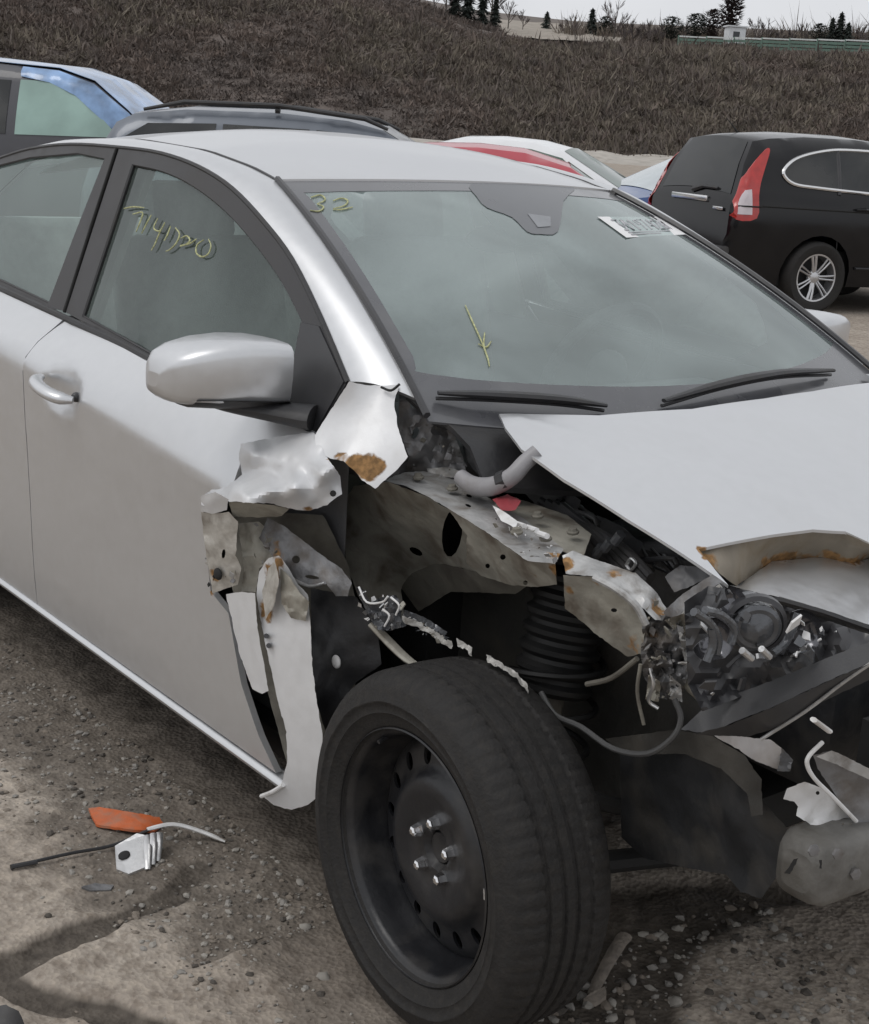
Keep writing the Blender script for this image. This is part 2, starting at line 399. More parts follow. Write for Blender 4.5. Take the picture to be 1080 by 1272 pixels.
ins2 = inside(soil, GX+wob, GY+wob); darker = np.maximum(darker, blur(ins2, 4)*1.)
carz = np.clip((GY+1.16+wob*5)/.12, 0, 1)*((GX < -.35) & (GX > -4) & (GY < .9)); darker = np.maximum(darker, carz*.62)  # ground tone darker under the car and beside its right sill
GZ = near*(fbm(GX, GY, 1.2, 3, 3)*.018+fbm(GX, GY, 14, 5, 3)*.011)-.014*darker*near
GZ += np.where(near < .05, fbm(GX, GY, .05, 9, 3)*.1, 0)
GZ -= .012
for wx, wy in ((0, -.8), (0, .8), (-2.7, -.8), (-2.7, .8)):
    k = np.clip(1.3-np.hypot((GX-wx)/.25, (GY-wy)/.2), 0, 1); GZ = GZ*(1-k)-.004*k
def grid_mesh(name, X, Y, Z):
    a, b = X.shape; me = bpy.data.meshes.new(name)
    me.vertices.add(a*b); me.vertices.foreach_set('co', np.stack([X, Y, Z], -1).astype(np.float32).ravel())
    I = np.arange(a*b).reshape(a, b); q = np.stack([I[:-1, :-1], I[1:, :-1], I[1:, 1:], I[:-1, 1:]], -1).reshape(-1, 4)
    me.loops.add(q.size); me.loops.foreach_set('vertex_index', q.ravel()); me.polygons.add(len(q))
    me.polygons.foreach_set('loop_start', np.arange(0, q.size, 4)); me.update(calc_edges=True); me.validate(); return me
gm = bpy.data.materials.new('dirt_ground'); gm.use_nodes = True
def ground_mat(m):
    nt = m.node_tree; nd = nt.nodes; ln = nt.links; b = nd['Principled BSDF']; b.inputs['Specular IOR Level'].default_value = .25
    tc = nd.new('ShaderNodeTexCoord')
    def nz(s, d=6, w=0.):
        n = nd.new('ShaderNodeTexNoise'); n.inputs['Scale'].default_value = s; n.inputs['Detail'].default_value = d; n.inputs['Distortion'].default_value = w
        ln.new(tc.outputs['Object'], n.inputs['Vector']); return n.outputs['Fac']
    def cr(src, st):
        r_ = nd.new('ShaderNodeValToRGB'); ln.new(src, r_.inputs[0]); e = r_.color_ramp.elements
        for i, (p, c) in enumerate(st):
            if i > 1: e.new(p)
            e[i].position = p; e[i].color = (*c, 1)
        return r_.outputs[0]
    def mix(f, a, c, mode='MIX'):
        x = nd.new('ShaderNodeMix'); x.data_type = 'RGBA'; x.blend_type = mode
        for k, q in (('Factor', f), ('A', a), ('B', c)):
            if isinstance(q, bpy.types.NodeSocket): ln.new(q, x.inputs[k])
            else: x.inputs[k].default_value = q if k == 'Factor' else (*q, 1)
        return x.outputs['Result']
    base = cr(nz(2.3, 8, .3), [(.3, (.29, .25, .212)), (.5, (.345, .302, .258)), (.72, (.395, .35, .302))])
    fine = cr(nz(38, 8), [(.36, (.72, .70, .68)), (.5, (.97, .97, .97)), (.64, (1.15, 1.14, 1.12))])
    c = mix(1., base, fine, 'MULTIPLY')
    vo = nd.new('ShaderNodeTexVoronoi'); vo.inputs['Scale'].default_value = 95; ln.new(tc.outputs['Object'], vo.inputs['Vector'])
    sp = cr(vo.outputs['Color'], [(.15, (.72, .7, .68)), (.55, (1, 1, 1)), (.9, (1.25, 1.24, 1.2))])
    c = mix(.4, c, mix(1., c, sp, 'MULTIPLY'))
    at = nd.new('ShaderNodeAttribute'); at.attribute_name = 'darker'
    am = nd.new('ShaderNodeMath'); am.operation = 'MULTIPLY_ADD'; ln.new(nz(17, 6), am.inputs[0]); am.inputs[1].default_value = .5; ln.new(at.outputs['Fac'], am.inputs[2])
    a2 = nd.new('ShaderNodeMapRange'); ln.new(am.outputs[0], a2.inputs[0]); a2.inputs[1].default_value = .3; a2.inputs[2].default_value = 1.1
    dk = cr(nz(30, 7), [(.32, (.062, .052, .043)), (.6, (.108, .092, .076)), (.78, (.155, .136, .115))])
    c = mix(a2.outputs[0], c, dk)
    ln.new(c, b.inputs['Base Color'])
    rr = nd.new('ShaderNodeMapRange'); ln.new(a2.outputs[0], rr.inputs[0]); rr.inputs[3].default_value = .95; rr.inputs[4].default_value = .7; ln.new(rr.outputs[0], b.inputs['Roughness'])
    bp = nd.new('ShaderNodeBump'); bp.inputs['Strength'].default_value = .33; bp.inputs['Distance'].default_value = .012
    h = nd.new('ShaderNodeMath'); h.operation = 'ADD'; ln.new(nz(55, 8), h.inputs[0]); ln.new(vo.outputs['Distance'], h.inputs[1]); ln.new(h.outputs[0], bp.inputs['Height']); ln.new(bp.outputs['Normal'], b.inputs['Normal'])
ground_mat(gm)
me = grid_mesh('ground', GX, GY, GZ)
at = me.attributes.new('darker', 'FLOAT', 'POINT'); at.data.foreach_set('value', darker.astype(np.float32).ravel())
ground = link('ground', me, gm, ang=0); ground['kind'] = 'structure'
def gz(x, y):
    i = min(max(int(np.searchsorted(gX, x)), 0), len(gX)-1); j = min(max(int(np.searchsorted(gY, y)), 0), len(gY)-1); return float(GZ[i, j])

# gravel lying on the ground (past counting): one mesh of small stones
def stone_geo(seed, sub=1):
    bm = bmesh.new(); bmesh.ops.create_icosphere(bm, subdivisions=sub, radius=1)
    for v in bm.verts: v.co *= 1+.55*noise.noise(v.co*1.3+Vector((seed*5.1, 0, 0)))
    bm.verts.index_update(); V = np.array([v.co[:] for v in bm.verts]); F = [[v.index for v in f.verts] for f in bm.faces]; bm.free(); return V, F
protos = [stone_geo(i) for i in range(6)]
def scatter_stones(name, pos, size, mats):
    vs = []; fs = []; ms = []; b = 0
    for (x, y), s in zip(pos, size):
        V, F = protos[rng.integers(6)]; a = rng.random()*6.28; c_, s_ = math.cos(a), math.sin(a)
        q = V*np.array([s, s*(.6+.4*rng.random()), s*(.4+.25*rng.random())]); q = np.stack([q[:, 0]*c_-q[:, 1]*s_, q[:, 0]*s_+q[:, 1]*c_, q[:, 2]], -1)+np.array([x, y, gz(x, y)+s*.12])
        vs.append(q); fs += [(f[0]+b, f[1]+b, f[2]+b) for f in F]; ms += [rng.integers(len(mats))]*len(F); b += len(V)
    me = bpy.data.meshes.new(name); me.from_pydata(np.concatenate(vs).tolist(), [], fs); me.polygons.foreach_set('material_index', ms)
    o = link(name, me, mats, smooth=False); o['kind'] = 'stuff'; return o
gr = [mat('gravel_grey', (.25, .235, .215), .85, vs=30), mat('gravel_brown', (.2, .17, .14), .9, vs=30), mat('gravel_pale', (.3, .28, .25), .85, vs=30), mat('gravel_dark', (.08, .07, .06), .9, vs=30)]
pos = []; siz = []
def scat(n, f, s0, s1):
    k = 0
    while k < n:
        x, y = f()
        if abs(x) < .36 and -.93 < y < -.66: continue
        pos.append((x, y)); siz.append(s0+(s1-s0)*rng.random()**3); k += 1
scat(2900, lambda: (-3.2+2.9*rng.random(), -.75-.40*rng.random()**1.3), .0025, .010)
scat(500, lambda: (-3+3.6*rng.random(), -2.0+1.2*rng.random()), .0015, .006)
scat(1500, lambda: (.0+.75*rng.random(), -.8+.8*rng.random()), .003, .014)
scat(180, lambda: (-.6+.55*rng.random(), -1.15+.35*rng.random()), .003, .009)
scatter_stones('gravel', pos, siz, gr)

# ------------------------------------------------------------------ hill of bare brush behind the yard
def az_of(px): d = ray(px, 160); return math.atan2(d.y, d.x)
AZ0, AZ1 = az_of(-2600), az_of(3600)
PXS = np.linspace(-2600, 3600, 260)
azs = np.array([az_of(p) for p in PXS])
def ridge(px):
    xs = [-2600, 0, 420, 520, 590, 700, 840, 1080, 3600]; hs_ = [21, 20.5, 17.5, 14.4, 12.6, 11.4, 11.7, 12.3, 14]
    return np.interp(px, xs, hs_)
ds = np.concatenate([np.linspace(104, 176, 60), np.linspace(178, 420, 24)])
def hill_z(px, d):
    h = ridge(px); t = np.clip((d-106)/66, 0, 1); z = -.35+(h+.35)*(1-(1-t)**1.35)+np.maximum(0, d-176)*.085
    return z
HP, HD = np.meshgrid(PXS, ds, indexing='ij'); HA = np.interp(HP, PXS, azs)
HX = CAM.x+HD*np.cos(HA); HY = CAM.y+HD*np.sin(HA)
HZ = hill_z(HP, HD)+fbm(HX, HY, .07, 21, 4)*1.3*np.clip((HD-106)/20, 0, 1)*np.clip((178-HD)/14, .12, 1)
hm = mat('hill_soil', (.125, .102, .09), .95, 0, .35, .12, dirt=(.12, .105, .078), da=.6, ds=.06)
hill = link('hill', grid_mesh('hill', HX, HY, HZ), hm, ang=0); hill['kind'] = 'structure'
# brush: thousands of bare shrubs, one mass
def brush(n, P0=-380, P1=1720, D0=104, D1=178, name='brush', label='dense bare brown brush covering the hillside behind the yard', hk=1.):
    tw = [MATS[q] for q in ('twigs_brown', 'twigs_grey', 'twigs_dark', 'twigs_straw')] if 'twigs_brown' in MATS else [mat('twigs_brown', (.135, .106, .09), .9, vs=.3, var=.3), mat('twigs_grey', (.145, .12, .105), .9, vs=.3, var=.3), mat('twigs_dark', (.105, .086, .077), .9, vs=.3, var=.3), mat('twigs_straw', (.16, .136, .108), .9, vs=.3, var=.3)]
    px = rng.uniform(P0, P1, n); u = rng.random(n); d = D0+(D1-D0)*u
    a = np.interp(px, PXS, azs); X = CAM.x+d*np.cos(a); Y = CAM.y+d*np.sin(a)
    Z = hill_z(px, d)+fbm(X, Y, .07, 21, 4)*1.3*np.clip((d-106)/20, 0, 1)*np.clip((178-d)/14, .12, 1)
    patch = fbm(X, Y, .05, 33, 3)
    H = (.35+.95*rng.random(n)**2)*(1+patch*1.1); k = 24
    H *= np.where(rng.random(n) < .05, 1.9, 1)*np.where((d > 164) & (hk == 1), .38, 1)*hk
    th = rng.uniform(0, 2*math.pi, (n, k)); lean = rng.uniform(.2, 1.5, (n, k)); L = H[:, None]*rng.uniform(.3, .9, (n, k))
    B = np.stack([X, Y, Z-.1], -1)[:, None, :]+np.stack([rng.normal(0, .35, (n, k)), rng.normal(0, .35, (n, k)), np.zeros((n, k))], -1)
    D = np.stack([np.cos(th)*np.sin(lean), np.sin(th)*np.sin(lean), np.cos(lean)], -1)
    S_ = np.stack([-np.sin(th), np.cos(th), np.zeros((n, k))], -1)
    wdt = rng.uniform(.004, .021, (n, k))[..., None]
    # side of each twig blade: three crossing points
    M1 = B+D*L[..., None]*.55+S_*wdt*1.6; M2 = B+D*L[..., None]*.55-S_*wdt*1.6+rng.normal(0, .08, (n, k, 3)); Tp = B+D*L[..., None]
    V = np.stack([B, M1, Tp, M2], 2).reshape(-1, 3).astype(np.float32); q = len(V)//4
    I = np.arange(q)*4; Fq = np.stack([I, I+1, I+2, I+3], -1)
    me = bpy.data.meshes.new(name); me.vertices.add(len(V)); me.vertices.foreach_set('co', V.ravel()); me.loops.add(Fq.size); me.loops.foreach_set('vertex_index', Fq.ravel().astype(np.int32))
    me.polygons.add(q); me.polygons.foreach_set('loop_start', np.arange(0, Fq.size, 4, dtype=np.int32))
    pick = np.where(patch > .12, 3, np.where(patch < -.16, 2, 0)); pick = np.where(rng.random(n) < .45, rng.integers(0, 3, n), pick)
    me.polygons.foreach_set('material_index', np.repeat(pick, k).astype(np.int32)); me.update(calc_edges=True)
    o = link(name, me, tw, smooth=False); o['kind'] = 'stuff'; o['label'] = label
brush(46000)
brush(2600, 770, 1400, 207, 222, 'far_woods', 'low dark bare woods along the skyline behind the fence', 2.3)
brush(500, 690, 775, 196, 214, 'far_woods', 'low dark bare woods right of the pale dirt field', 2.0)
brush(600, 470, 612, 180, 196, 'far_woods', 'low dark bare woods below the row of evergreens', 1.6)
def hill_pt(px, d): a = float(np.interp(px, PXS, azs)); return Vector((CAM.x+d*math.cos(a), CAM.y+d*math.sin(a), float(hill_z(px, d))))

# trees, fence and buildings along the ridge
bark = mat('tree_bark', (.07, .06, .052), .9, vs=2); ever = mat('evergreen_needles', (.028, .036, .03), .9, vs=1.5, var=.4); twigm = mat('bare_twigs', (.085, .07, .068), .9, vs=1.5, var=.3)
browncr = mat('brown_dead_crown', (.06, .043, .042), .9, vs=1.5, var=.4)
def conifer(px, d, h, w, label, group=None, m=None, n=700, round_=False):
    h *= .92; w *= 1.0; b = hill_pt(px, d); t = empty('conifer_tree' if not round_ else 'round_tree', b, 0, label, 'tree', group)
    MB().tube([(0, 0, -.5), (0, 0, h*.5), (0, 0, h*.95)], [h*.025, h*.018, h*.005], 6).build('trunk', bark, t)
    k = MB()
    for i in range(n):
        u = random.random(); z = h*(.12+.88*u) if not round_ else h*(.25+.75*u)
        rr = w*.5*((1-u)**.8+.03)*(.75+.5*noise.noise(Vector((u*9, px, 0)))) if not round_ else w*.5*math.sqrt(max(0, 1-(2*u-1)**2))*(.9+.4*noise.noise(Vector((u*5, px, 1))))
        a = random.random()*6.28; q = rr*math.sqrt(random.random()); s = h*.06*(.6+.8*random.random())
        c = Vector((q*math.cos(a), q*math.sin(a), z)); dv = Vector((math.cos(a), math.sin(a), -.25 if not round_ else .4)); sd_ = Vector((-math.sin(a), math.cos(a), random.uniform(-.3, .3)))
        k.add([c-sd_*s*.5, c+dv*s*1.3, c+sd_*s*.5, c-dv*s*.3+Vector((0, 0, s*.6))], [(0, 1, 2), (0, 2, 3)])
    k.build('crown', m or ever, t, smooth=False); return t
def bare_tree(px, d, h, label, group=None, spread=.5):
    h *= .95; b = hill_pt(px, d); t = empty('bare_tree', b, 0, label, 'tree', group); k = MB()
    MB().tube([(0, 0, -.5), (.03*h, 0, h*.35), (0, .02*h, h*.6)], [h*.022, h*.016, h*.01], 6).build('trunk', bark, t)
    def br(p, dv, L, r_, lv):
        e = p+dv*L; k.tube([p, p+dv*L*.5+Vector((random.uniform(-.04, .04)*L, random.uniform(-.04, .04)*L, 0)), e], [r_, r_*.8, r_*.5], 4, False)
        if lv:
            for _ in range(3+lv): 
                nd_ = (dv+Vector((random.uniform(-1, 1), random.uniform(-1, 1), random.uniform(-.1, .9)))*spread).normalized(); br(p+dv*L*random.uniform(.4, 1), nd_, L*.62, max(r_*.55, .022), lv-1)
    for i in range(7):
        a = i*.9+random.random(); br(Vector((0, 0, h*(.22+.05*i))), Vector((math.cos(a)*.7, math.sin(a)*.7, .85)).normalized(), h*.3, h*.009, 2)
    k.build('crown', twigm, t, smooth=False); return t
conifer(572, 186, 6.6, 2.6, 'tall dark evergreen second from the left along the ridge top')
conifer(556, 184, 5.6, 2.2, 'dark evergreen at the left end of the ridge trees')
conifer(590, 188, 5.4, 2.4, 'dark evergreen left of the tallest thin tree trunk on the ridge')
conifer(606, 190, 4.6, 1.9, 'dark evergreen beside the pale dirt field on the ridge')
conifer(669, 214, 3.4, 2.6, 'small pointed evergreen alone above the pale dirt field')
conifer(724, 200, 4.6, 2.6, 'pointed evergreen at the right end of the pale dirt field')
conifer(742, 202, 3.6, 3.0, 'broad dark evergreen just right of a pointed one mid ridge', round_=True)
conifer(822, 196, 3.9, 3.4, 'rounded dark tree left of the green fence', round_=True)
conifer(852, 198, 4.4, 3.4, 'broad dark evergreen behind the left end of the green fence', round_=True)
conifer(872, 200, 5.0, 3.6, 'reddish brown rounded tree between evergreens behind the green fence', m=browncr, round_=True)
conifer(893, 203, 7.6, 3.2, 'tallest rounded dark tree above the white hut', m=browncr, round_=True)
conifer(1003, 204, 3.4, 3.0, 'low dark evergreen left of the triple pointed clump', round_=True)
conifer(1018, 206, 4.2, 2.6, 'pointed dark evergreen in the clump at right of the ridge')
conifer(1028, 206, 5.0, 2.4, 'tallest pointed evergreen in the clump at right of the ridge')
conifer(1038, 206, 3.6, 3.0, 'broad dark evergreen at the right end of the clump')
for px, d, h, lb in ((600, 196, 7.4, 'thin bare tree rising out of the evergreens at left of the ridge'), (622, 200, 4.4, 'bare shrubby tree at the left end of the pale dirt field'), (640, 205, 3.2, 'low bare tree on the pale dirt field'), (700, 198, 3.8, 'bare tree left of the pointed evergreen by the dirt field'), (752, 192, 6.2, 'tall thin bare tree mid ridge'),
                     (775, 190, 3.4, 'low spreading bare tree mid ridge'), (795, 188, 3.6, 'bare tree left of the rounded dark tree'), (925, 205, 4.2, 'bare tree right of the white hut'), (938, 206, 4.0, 'second bare tree right of the white hut'), (985, 206, 3.6, 'bare tree left of the evergreen clump at right'), (1056, 200, 3.6, 'faint bare tree beside the pole at far right'), (764, 189, 3.0, 'bushy bare tree next to the tall thin one mid ridge'), (786, 190, 2.8, 'low bushy bare tree between two spreading bare trees'), (808, 189, 3.0, 'bushy bare tree touching the rounded dark tree'), (838, 200, 3.2, 'bare tree at the left end of the green fence'), (955, 206, 2.6, 'low bare tree third right of the white hut'), (970, 206, 2.8, 'low bare tree fourth right of the white hut'), (690, 206, 2.4, 'low bare tree on the right half of the pale dirt field'), (545, 183, 4.2, 'bare tree left of all the ridge evergreens'), (530, 182, 3.6, 'bare tree where the brush slope meets the sky')):
    bare_tree(px, d, h, lb)
po = hill_pt(1063, 186); pt = empty('utility_pole', po, 0, 'thin dark utility pole at the far right of the ridge', 'pole')
MB().tube([(0, 0, -.5), (0, 0, 3.6)], [.08, .06], 8).build('pole_shaft', bark, pt); MB().box((0, 0, 3.2), (.9, .08, .08), Matrix.Rotation(.6, 3, 'Z')).build('crossarm', bark, pt)
# green slatted fence with a white rail
fg = mat('green_fence_paint', (.12, .19, .155), .7, vs=1); fw = mat('white_rail_paint', (.6, .63, .62), .6, vs=1)
ft = empty('green_fence', hill_pt(960, 181), 0, 'long green board fence with a white top rail along the ridge', 'fence'); fo = ft.location
fpx = [832, 866, 900, 934, 968, 1002, 1036, 1070, 1104, 1138]
fp = [hill_pt(p, 181)-fo for p in fpx]
for a, b_ in zip(fp[:-1], fp[1:]):
    dv = b_-a; L = dv.length; rot = Matrix.Rotation(math.atan2(dv.y, dv.x), 3, 'Z'); c = (a+b_)/2
    for z in (.35, .75, 1.15): MB().box(c+Vector((0, 0, z)), (L-.02, .05, .3), rot).build('fence_board', fg, ft, False)
    MB().box(c+Vector((0, 0, 1.5)), (L-.02, .1, .16), rot).build('top_rail', fw, ft, False)
for p in fp: MB().box(p+Vector((0, 0, .6)), (.14, .16, 2.1)).build('fence_post', fg, ft, False)
ht = empty('white_hut', hill_pt(900, 186), az_of(900)+1.9, 'small white hut with a dark window behind the green fence', 'hut')
hw = mat('white_hut_paint', (.66, .68, .7), .6, vs=1); dkw = mat('dark_pane', (.03, .035, .04), .15, vs=2)
MB().box((0, 0, 1.3), (2.1, 1.8, 2.6)).build('wall', hw, ht, False); MB().box((0, 0, 2.7), (2.5, 2.2, .16)).build('roof', hw, ht, False); MB().box((.1, -.905, 1.75), (.8, .06, .7)).build('window', dkw, ht, False)
MB().box((.1, .905, 1.75), (.8, .06, .7)).build('window', dkw, ht, False); MB().box((-1.055, .1, 1.75), (.06, .7, .7)).build('window', dkw, ht, False)
# pale dirt field and the pale gravel strip at the foot of the hill
pale = mat('pale_dirt', (.30, .265, .225), .95, 0, .2, .5, dirt=(.2, .18, .15), da=.7, ds=.3); palec = mat('pale_foot_gravel', (.42, .39, .35), .95, 0, .25, .8, dirt=(.2, .18, .15), da=.8, ds=.8)
def band(name, px0, px1, d0, z0, d1, z1, m, n=40):
    rows = []
    for i in range(n+1):
        p = px0+(px1-px0)*i/n; a = float(np.interp(p, PXS, azs)); e = .6*noise.noise(Vector((p*.02, 1, 0)))
        rows.append([(CAM.x+(d0+(d1-d0)*t)*math.cos(a), CAM.y+(d0+(d1-d0)*t)*math.sin(a), z0+(z1-z0)*t+e*.5*t+.25*noise.noise(Vector((p*.07, t*3, 2)))) for t in (0, .15, .3, .5, .7, .85, 1)])
    o = MB().grid(rows).build(name, m); o['kind'] = 'structure'; return o
band('dirt_field', 604, 764, 180, 12.4, 236, 18.2, pale)
band('gravel_bank', 300, 1500, 84, -.25, 106, .5, palec)

# ------------------------------------------------------------------ parked cars in the row behind
def wheel_at(parent, c, out, r=.34, wd=.22, spokes=7, name='wheel', rim_r=.225, rimmat=None):
    """a road wheel: tyre and spoked rim; out = +1/-1 side it faces along y"""
    w = bpy.data.objects.new(name, None); COL.objects.link(w); w.parent = parent; w.location = c; w.empty_display_size = .2
    ax = (0, out, 0); h = wd/2
    MB().lathe([(rim_r, -h*.8), (rim_r+.03, -h), (r-.035, -h*1.02), (r-.008, -h*.8), (r, -h*.4), (r, h*.4), (r-.008, h*.8), (r-.035, h*1.02), (rim_r+.03, h), (rim_r, h*.8)], (0, 0, 0), ax, 40, closed=True).build('tyre', rubber, w)
    k = MB(); k.lathe([(rim_r, h*.82), (rim_r-.015, h*.8), (rim_r-.025, h*.2), (rim_r-.03, -h*.5)], (0, 0, 0), ax, 40)
    k.lathe([(0, h*.62), (.045, h*.6), (.07, h*.5), (.075, h*.3)], (0, 0, 0), ax, 20)
    for i in range(spokes):
        for s in (-.1, .1):
            a = 2*math.pi*i/spokes
            p0 = Vector((math.cos(a+s*2)*.055, out*h*.5, math.sin(a+s*2)*.055)); p1 = Vector((math.cos(a+s)*(rim_r-.015), out*h*.72, math.sin(a+s)*(rim_r-.015)))
            k.tube([p0, (p0+p1)/2+Vector((0, out*.008, 0)), p1], [.016, .013, .015], 6, flat=.7)
    k.build('rim', rimmat or alloy, w)
    MB().lathe([(0, -h*.1), (rim_r-.03, -h*.1)], (0, 0, 0), ax, 24).build('brake_disc', darkgap, w)
    return w

def parked_car(name, label, base, ang, sil, w_belt, hw=.9, zbelt=.95, hw_roof=.62, ztop=1.5, wheels=(), wr=.33, body=None, glassm=None, side_wins=(), ws=None, rear=None, group='cars parked in the row behind', flatroof=None, spokes=7):
    t = empty(name, base, ang, label, 'car', group)
    L0, L1 = min(p[0] for p in sil), max(p[0] for p in sil); xc = (L0+L1)/2; hl = (L1-L0)/2
    S_ = [tuple(p) for p in sil]
    top = sorted([(p[0], p[1]) for p in S_ if p[1] > .4])
    tx = [p[0] for p in top]; tz = [p[1] for p in top]
    def ztop_at(x): return float(np.interp(x, tx, tz))
    def half(x, z):
        if z <= zbelt:
            u = (z-.25)/(zbelt-.25); w = hw*(1-.10*(1-u)**2-.045*max(0, u)**4)
        else: w = hw*.955-(hw*.955-hw_roof)*((z-zbelt)/(ztop-zbelt))**1.25
        w *= 1-.13*abs((x-xc)/hl)**4
        dz = ztop_at(x)-z; rr = .09
        if dz < rr: w -= rr*.9*(1-math.sqrt(max(0, 1-(1-max(dz, 0)/rr)**2)))
        return w
    def arch(cx):
        return [(cx+math.cos(a)*(wr+.055), wr+math.sin(a)*(wr+.055)) for a in np.linspace(math.pi*1.12, -math.pi*.12, 15)]
    lo = [(L1-.05, .26)]
    for cx in sorted(wheels, reverse=True):
        a = [q for q in arch(cx) if q[1] > .262]; a = sorted(a, key=lambda q: 0)
        lo += [(a[-1][0], .26)]+a[::-1]+[(a[0][0], .26)]
    lo += [(L0+.05, .26)]
    outline = lo+S_[::-1]
    for side in (1, -1):
        mb = fill(outline, lambda x, z: Vector((x, side*half(x, z), z)), .085, .02, (0, -side, 0)); mb.build('side_panel', body, t, ang=50)
    rows = []
    def topstrip(idx0, idx1, off=0, frac=1.):
        rw = []
        for (x, z) in S_[idx0:idx1+1]:
            w = max(.05, half(x, z)*frac); rw.append([(x, -w+2*w*j/12, z+.035*(1-(2*j/12-1)**2)*(1 if z > .6 else .3)) for j in range(13)])
        if off:
            out = []
            for i, r_ in enumerate(rw):
                a = Vector(rw[max(i-1, 0)][6]); b = Vector(rw[min(i+1, len(rw)-1)][6]); n = Vector((0, 1, 0)).cross(b-a).normalized()
                if n.z < 0: n = -n
                out.append([Vector(p)+n*off for p in r_])
            rw = out
        return rw
    MB().grid(topstrip(0, len(S_)-1), thick=.012, d=(0, 0, -1)).build('body_shell', body, t, ang=50)
    if ws: MB().grid(topstrip(*ws, off=.008, frac=.93)).build('windshield', glassm, t)
    if rear: MB().grid(topstrip(*rear, off=.008, frac=.88)).build('rear_window', glassm, t)
    for pl in side_wins:
        for side in (1, -1):
            fill(pl, lambda x, z: Vector((x, side*(half(x, z)+.006), z)), .08, .004, (0, -side, 0)).build('side_window', glassm, t)
    MB().box((xc, 0, .42), (2*hl-.3, 2*hw*.82, .34)).build('underbody', darkgap, t)
    for cx in wheels:
        for side in (1, -1): wheel_at(t, (cx, side*(hw-.13), wr), side, wr, spokes=spokes, rim_r=wr*.66)
    t['_half'] = 0
    del t['_half']
    return t, half

blackpaint = mat('black_car_paint', (.005, .005, .0065), .14, 0, .1, 8, spec=.38, dirt=(.03, .028, .026), da=.12, ds=2.5)
white_paint = mat('white_car_paint', (.75, .76, .77), .35, 0, .02, 8, coat=.5)
red_paint = mat('red_car_paint', (.42, .05, .07), .35, 0, .05, 8, coat=.5)
greypaint = mat('slate_grey_car_paint', (.115, .13, .155), .38, .35, .05, 8, coat=.4)
bluepaint = mat('blue_car_paint', (.035, .085, .24), .35, .1, .1, 8, coat=.5)
vanpaint = mat('dark_slate_van_paint', (.055, .056, .066), .5, .0, .08, 8, coat=.4)
filmm = mat('blue_white_wrap_film', (.17, .28, .47), .25, 0, .6, 4, .5, 7, coat=.6)
cglass = mat('dark_car_glass', (.018, .02, .021), .05, 0, .1, 3, 0, 0, dirt=(.07, .07, .068), da=.5, ds=1.5)
gglass = mat('green_car_glass', (.04, .085, .06), .08, 0, .3, 3, dirt=(.12, .16, .13), da=.6, ds=1.5)
paleglass = mat('painted_glare_glass', (.42, .47, .49), .25, 0, .15, 2.5, coat=.5)  # sky glare on the glass painted in as a pale base colour
mintglass = mat('mint_dusty_glass', (.27, .40, .36), .2, 0, .15, 3, coat=.5)
lamp_red = mat('red_tail_lens', (.42, .018, .014), .18, 0, .15, 14, coat=.7)
lamp_clear = mat('clear_tail_lens', (.6, .55, .58), .2, 0, .1, 14, coat=.6)
chrome_t = mat('bright_chrome_trim', (.78, .78, .78), .2, .85, .03, 12)
platem = mat('number_plate_white', (.6, .62, .62), .5, 0, .05, 12)

def seglist(*kv): return list(kv)
# --- black compact SUV, side on, at the right
suv_sil = [(3.5, .42), (3.52, .62), (3.42, .80), (3.1, .93), (2.5, 1.05), (2.28, 1.10), (1.95, 1.30), (1.55, 1.52), (1.15, 1.60), (.5, 1.645), (-.1, 1.64), (-.5, 1.605), (-.68, 1.57), (-.80, 1.36), (-.90, 1.08), (-.955, .98), (-.965, .72), (-1.0, .62), (-.99, .42), (-.93, .30)]
suv_ang = math.atan2(.972, .26)
hv = Vector((math.cos(suv_ang), math.sin(suv_ang), 0)); lv = Vector((-hv.y, hv.x, 0))
suv_base = Vector((-7.0, 9.23, 0))+lv*.78; suv_base.z = -.02
suv, shalf = parked_car('compact_suv', 'black compact SUV with tall red tail lights parked side on', suv_base, suv_ang, suv_sil, 1, .9, 1.06, .62, 1.645, (0, 2.62), .345, blackpaint, cglass,
    side_wins=[], ws=(5, 7), rear=(12, 14), spokes=7)
def sidept(x, z, off=.008, s=-1): return Vector((x, s*(shalf(x, z)+off), z))
win_loop = [(-.45, 1.29), (-.40, 1.37), (-.26, 1.45), (.0, 1.515), (.3, 1.545), (.9, 1.535), (1.4, 1.47), (1.75, 1.33), (2.0, 1.14), (1.6, 1.12), (1.0, 1.135), (.4, 1.16), (-.1, 1.185), (-.35, 1.21)]
wl_s = [(p.x, p.y) for p in catmull([(a, b, 0) for a, b in win_loop], 4, True)]
